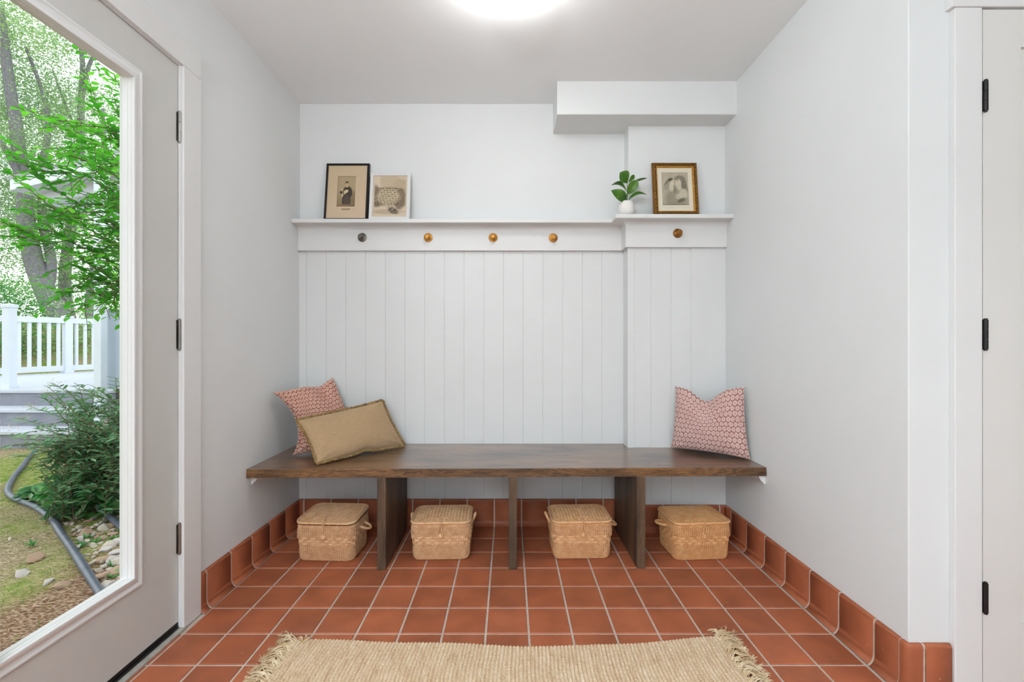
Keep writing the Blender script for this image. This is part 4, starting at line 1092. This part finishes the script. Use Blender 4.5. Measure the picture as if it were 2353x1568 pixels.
def branch(path,r0,leafL,sp_,spread=.9,sub=True,droop=.15,r1=.0015,wr=1.0):
    P_=smooth_path(path,6); n=len(P_); br.tube(P_,[r0+(r1-r0)*k/(n-1) for k in range(n)],6)
    tot=0; nxt=rr.uniform(0,sp_); sg=1
    for k in range(n-1):
        a,b=P_[k],P_[k+1]; t=(b-a); L=t.length; t.normalize()
        while nxt<tot+L:
            p=a+t*(nxt-tot); side=t.cross(Vector((0,0,1))); side=side.normalized() if side.length>.1 else Vector((1,0,0))
            sg=-sg; d=t*rr.uniform(.3,.9)+side*sg*rr.uniform(.6,1.1)+Vector((0,0,rr.uniform(-droop-.3,.35)))
            l=leafL*rr.uniform(.7,1.15); leaf6(fo,p,d,Vector((rr.uniform(-.35,.35),rr.uniform(-.35,.35),1)),l,l*rr.uniform(.24,.31)*wr,rr.uniform(.05,.25))
            if sub and rr.random()<.42:
                q=[p]; dd=(t*.8+side*sg*rr.uniform(.4,1)+Vector((0,0,rr.uniform(-.35,.35)))).normalized()
                Ls=rr.uniform(.10,.30)
                for z in range(3): q.append(q[-1]+dd*Ls/3); dd=(dd+Vector((0,0,-.12))).normalized()
                branch(q,.0022,leafL*.9,sp_*1.0,sub=False,wr=wr)
            nxt+=sp_*rr.uniform(.7,1.3)
        tot+=L
br_list=[
 [(330,600,3.05),(176,510,2.85),(103,465,2.75),(59,427,2.70),(8,388,2.65)],
 [(330,440,3.0),(220,380,2.9),(154,356,2.85),(118,347,2.8)],
 [(330,420,3.05),(278,337,3.0),(255,310,2.95),(224,250,2.9),(206,209,2.88)],
 [(330,330,3.1),(290,290,3.05),(262,250,3.0),(245,225,3.0)],
 [(330,700,3.1),(278,655,3.0),(204,607,2.9),(153,576,2.85),(60,535,2.8),(6,512,2.75)],
 [(330,690,3.15),(250,600,3.0),(170,560,2.9),(110,530,2.85),(40,530,2.8)],
 [(330,560,3.2),(240,500,3.1),(150,450,3.0),(80,400,2.95)],
 [(330,500,3.15),(250,440,3.0),(190,400,2.95),(130,395,2.9),(75,365,2.9)],
 [(330,360,3.1),(270,300,3.0),(200,290,2.95),(130,280,2.9)],
 [(330,640,3.3),(270,600,3.2),(200,640,3.1),(150,670,3.0),(95,655,3.0)],
 [(330,680,3.0),(290,660,2.95),(230,680,2.9),(190,640,2.9)],
 [(330,620,3.0),(285,640,2.95),(262,690,2.95),(250,715,2.95)],
 [(330,520,3.3),(260,480,3.2),(190,470,3.1),(120,500,3.0),(60,480,2.95)],
 [(330,400,3.3),(270,380,3.2),(210,400,3.1),(140,420,3.0)],
 [(330,580,3.4),(260,560,3.3),(200,540,3.2),(120,560,3.1),(30,560,3.0)],
 [(330,260,3.2),(300,220,3.1),(270,190,3.05),(262,170,3.0)],
 [(330,740,3.2),(290,700,3.1),(255,660,3.0),(230,640,3.0)],
 [(330,450,2.9),(290,400,2.85),(240,340,2.8),(190,320,2.8),(160,300,2.8)]]
for bl_ in br_list:
    branch([W(*q) for q in bl_],.006,.062,.024)
for k in range(34):   # dense interior toward the right
    x=rr.uniform(200,400); y=rr.uniform(300,700); Y=rr.uniform(2.9,3.6)
    branch([W(x+110,y+rr.uniform(0,60),Y+.1),W(x+40,y+10,Y),W(x-40,y-rr.uniform(0,40),Y-.1),W(x-90,y-rr.uniform(-30,50),Y-.1)],.004,.058,.026)
for q in ((420,1120),(440,1100),(470,1120)):
    br.tube(smooth_path([Vector((-2.55+rr.uniform(-.3,0.1),3.1+rr.uniform(-.1,.1),gz(-3,3))),W(360,900,3.1),W(330,600,3.1),W(320,350,3.1)]),[.02]*5+[.015]*5+[.008]*6,8)
loc(fo,so).build('foliage',M_sh,shrub,smooth=False)['kind']='stuff'
loc(br,so).build('branches',M_twig,shrub)
# low bush
bush=empty('garden_bush',(-2.75,3.05,gz(-3,3))); tag(bush,'low dark green bush with narrow leaves in front of the porch steps','bush'); so=bush.location
fo=MB(); br=MB()
ends=[(20,1000,3.2),(35,960,3.3),(70,935,3.3),(95,915,3.2),(130,885,3.1),(112,890,3.0),(170,880,3.0),(182,890,3.1),(215,905,3.1),(263,868,2.9),(250,915,3.0),(150,935,3.0),(60,1020,3.1),(90,980,3.0),(40,1050,3.0),(110,1040,2.9),(200,950,2.9),(230,990,2.8),(270,930,2.8),(150,1000,2.8),(190,1020,2.8)]
for k in range(19): ends.append((rr.uniform(170,340),rr.uniform(930,1050),rr.uniform(2.75,3.3)))
for k in range(8): ends.append((rr.uniform(100,200),rr.uniform(1010,1060),rr.uniform(2.85,3.2)))
for x,y,Y in ends:
    b0=Vector((-2.60+rr.uniform(-.28,.35),2.95+rr.uniform(-.2,.3),gz(-3,3))); e0=W(x,y,Y); mdl=(b0+e0)/2+Vector((.05,0,.12))
    branch([b0,(b0+mdl)/2+Vector((0,0,.05)),mdl,(mdl+e0)/2+Vector((0,0,.04)),e0],.0028,.064,.021,sub=(x>110 and y>900),wr=.62)
M_bu2=M_bu
# narrow the bush leaves
loc(fo,so).build('foliage',M_bu,bush,smooth=False)['kind']='stuff'
loc(br,so).build('stems',M_twig,bush)
mb=MB()
for x,y,Y in ((125,885,3.1),(108,905,3.1),(60,962,3.3),(25,985,3.2),(118,975,2.9),(100,1020,2.9),(235,975,2.75),(72,935,3.3)):
    c_=W(x,y,Y)
    for k in range(26):
        p=c_+Vector((rr.gauss(0,.03),rr.gauss(0,.02),rr.gauss(0,.018))); mb.tube([p,p+Vector((rr.gauss(0,.006),rr.gauss(0,.006),.010))],[.0006,.0013],4)
loc(mb,so).build('seed_heads',vary('dried_flower',C(176,150,124),C(214,192,166),30,.9),bush)['kind']='stuff'
weed=empty('broadleaf_plant',(-2.5,2.75,gz(-3,3))); tag(weed,'low broad-leaved green plants spilling over the pipe below the bush','plant'); so=weed.location
fo=MB()
for k in range(520):
    x=rr.uniform(62,340); g=gpt(x,rr.uniform(1140,1150+min(45,max(4,.35*(x-60)))),0)
    zt=min(.26,.04+.0016*(x-55)); p=g+Vector((0,0,rr.uniform(.02,zt))); a=rr.uniform(0,6.3)
    if 205<x<250 and p.z<.06: continue
    d=Vector((math.cos(a),math.sin(a)-.5,rr.uniform(-.5,.2))); L=rr.uniform(.055,.115)
    leaf6(fo,p,d,Vector((rr.uniform(-.3,.3),rr.uniform(-.6,.1),1)),L,L*rr.uniform(.26,.38),.12)
br=MB()
for k in range(60):
    g=gpt(rr.uniform(110,330),rr.uniform(1120,1178),0); br.tube([g,g+Vector((rr.uniform(-.04,.04),rr.uniform(-.04,.04),.12))],.0018,5)
for x,y in ((190,1255),(262,1240),(200,1240),(260,1305),(75,1255),(262,1330),(185,1262),(220,1250)):
    g=gpt(x,y,0)
    for k in range(10):
        a=rr.uniform(0,6.3); leaf6(fo,g,Vector((math.cos(a),math.sin(a),rr.uniform(.4,1.2))),Vector((0,0,1)),rr.uniform(.03,.055),.006,.1)
loc(fo,so).build('foliage',M_bw,weed,smooth=False)['kind']='stuff'
loc(br,so).build('stems',M_twig,weed)

# trees and hedge in the distance
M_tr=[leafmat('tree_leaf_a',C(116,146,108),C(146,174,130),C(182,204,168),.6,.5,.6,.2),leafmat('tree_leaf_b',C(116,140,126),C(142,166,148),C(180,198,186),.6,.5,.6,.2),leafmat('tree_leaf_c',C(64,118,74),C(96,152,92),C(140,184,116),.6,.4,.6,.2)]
def tree(label,trunks,blobs,mat,nleaf,size,nm='tree',cat='tree',grp='trees behind the deck'):
    base=trunks[0][0][0] if trunks else blobs[0][0]
    rt=empty(nm,base); tag(rt,label,cat,grp)
    mb=MB()
    for path,r0,r1 in trunks:
        P_=smooth_path(path,5); n=len(P_); mb.tube(P_,[r0+(r1-r0)*k/(n-1) for k in range(n)],10)
    if trunks: loc(mb,base).build('trunk',M_bark,rt)
    mb=MB()
    for (c_,sd_,n_) in blobs:
        for k in range(int(n_*nleaf)):
            p=c_+Vector((rr.gauss(0,sd_[0]),rr.gauss(0,sd_[1]),rr.gauss(0,sd_[2])))
            d=Vector((rr.gauss(0,1),rr.gauss(0,1),rr.gauss(-.2,.6))); s=size*rr.uniform(.6,1.3)
            d.normalize(); s_=d.cross(Vector((rr.gauss(0,.6),rr.gauss(0,.6),1))).normalized()*s*.3
            mb.add([p,p+d*s*.45+s_,p+d*s,p+d*s*.45-s_],[(0,1,2,3)])
    f=loc(mb,base).build('foliage',mat,rt,smooth=False); f['kind']='stuff'
def G3(px,Y): x=(px-VX)*Y/F; return Vector((x,Y,gz(x,Y)-.1))
T1=[([G3(140,13),W(128,720,13),W(105,670,13),W(78,600,13),W(62,520,13),W(52,420,13),W(38,300,13),W(20,180,13),W(0,20,13)],.30,.10),
    ([W(108,680,13),W(118,600,13.2),W(100,520,13.3),W(96,400,13.4),W(110,300,13.5),W(100,220,13.6),W(60,110,13.6)],.14,.04),
    ([W(60,480,13),W(40,400,12.8),W(5,330,12.6),W(-40,260,12.5)],.10,.04)]
def blobs(specs,Y,dy):
    out=[]
    for x,y,sx_,sz_,n_ in specs: out.append((W(x,y,Y+rr.uniform(-dy,dy)),(sx_*Y/F,.5,sz_*Y/F),n_))
    return out
B1=[(rr.uniform(-260,170),rr.uniform(-160,330),28,22,1) for _ in range(46)]
B0=[(rr.uniform(-340,460),rr.uniform(-200,700),46,36,1) for _ in range(120)]
B0=[b for b in B0 if not(190<b[0]<300 and 40<b[1]<230)]
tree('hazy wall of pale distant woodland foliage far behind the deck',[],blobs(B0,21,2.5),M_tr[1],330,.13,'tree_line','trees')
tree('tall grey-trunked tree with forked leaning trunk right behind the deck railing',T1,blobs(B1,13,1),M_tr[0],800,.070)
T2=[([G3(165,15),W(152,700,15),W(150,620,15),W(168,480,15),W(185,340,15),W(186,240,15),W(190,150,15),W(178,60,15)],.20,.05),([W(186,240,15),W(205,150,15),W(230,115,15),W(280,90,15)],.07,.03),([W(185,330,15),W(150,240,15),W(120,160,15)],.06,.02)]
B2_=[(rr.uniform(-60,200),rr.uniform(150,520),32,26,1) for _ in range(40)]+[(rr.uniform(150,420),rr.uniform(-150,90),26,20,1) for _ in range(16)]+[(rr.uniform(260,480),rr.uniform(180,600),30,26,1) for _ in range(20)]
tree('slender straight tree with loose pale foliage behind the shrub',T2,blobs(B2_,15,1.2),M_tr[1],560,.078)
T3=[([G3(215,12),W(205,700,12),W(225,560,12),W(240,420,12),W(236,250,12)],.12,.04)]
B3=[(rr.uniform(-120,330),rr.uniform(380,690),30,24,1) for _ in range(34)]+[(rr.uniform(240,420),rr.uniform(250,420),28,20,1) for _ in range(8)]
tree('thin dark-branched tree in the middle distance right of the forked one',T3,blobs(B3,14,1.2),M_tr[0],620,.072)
tree('dark green shrub mass behind the deck railing at left',[],blobs([(x,y,22,16,1) for x in range(-160,70,24) for y in (660,700,745,790,840)],10.6,.5),M_tr[2],260,.07,'hedge','bush','bushes behind the railing')
tree('light green shrub mass behind the deck railing at right',[],blobs([(x,y,22,14,1) for x in range(85,400,24) for y in (745,785,830)]+[(205,705,12,10,1.2),(260,700,25,16,1)],11,.6),M_tr[0],220,.065,'hedge','bush','bushes behind the railing')

# ---- stand and shade added round the unseen fill light behind the camera
for k,(ux,uy) in enumerate(((-.72,-1.32),)):
    fl_=empty('added_fill_lamp',(ux,uy,0)); tag(fl_,('unseen fill light on a stand, added by the left wall behind the camera','unseen fill light on a stand, added by the right wall behind the camera')[k],'floor lamp')
    mb=MB(); mb.lathe([(.14,0),(.14,.012),(.02,.03),(.0,.03)],28); mb.build('base',M_black,fl_)
    mb=MB(); mb.tube([(0,0,.02),(0,0,1.5)],.012,12); mb.build('pole',M_black,fl_)
    mb=MB(); mb.lathe([(.02,1.50),(.10,1.53),(.18,1.60),(.185,1.60),(.10,1.52),(.02,1.49)],32); mb.build('fill_lamp_shade',M_trim,fl_)
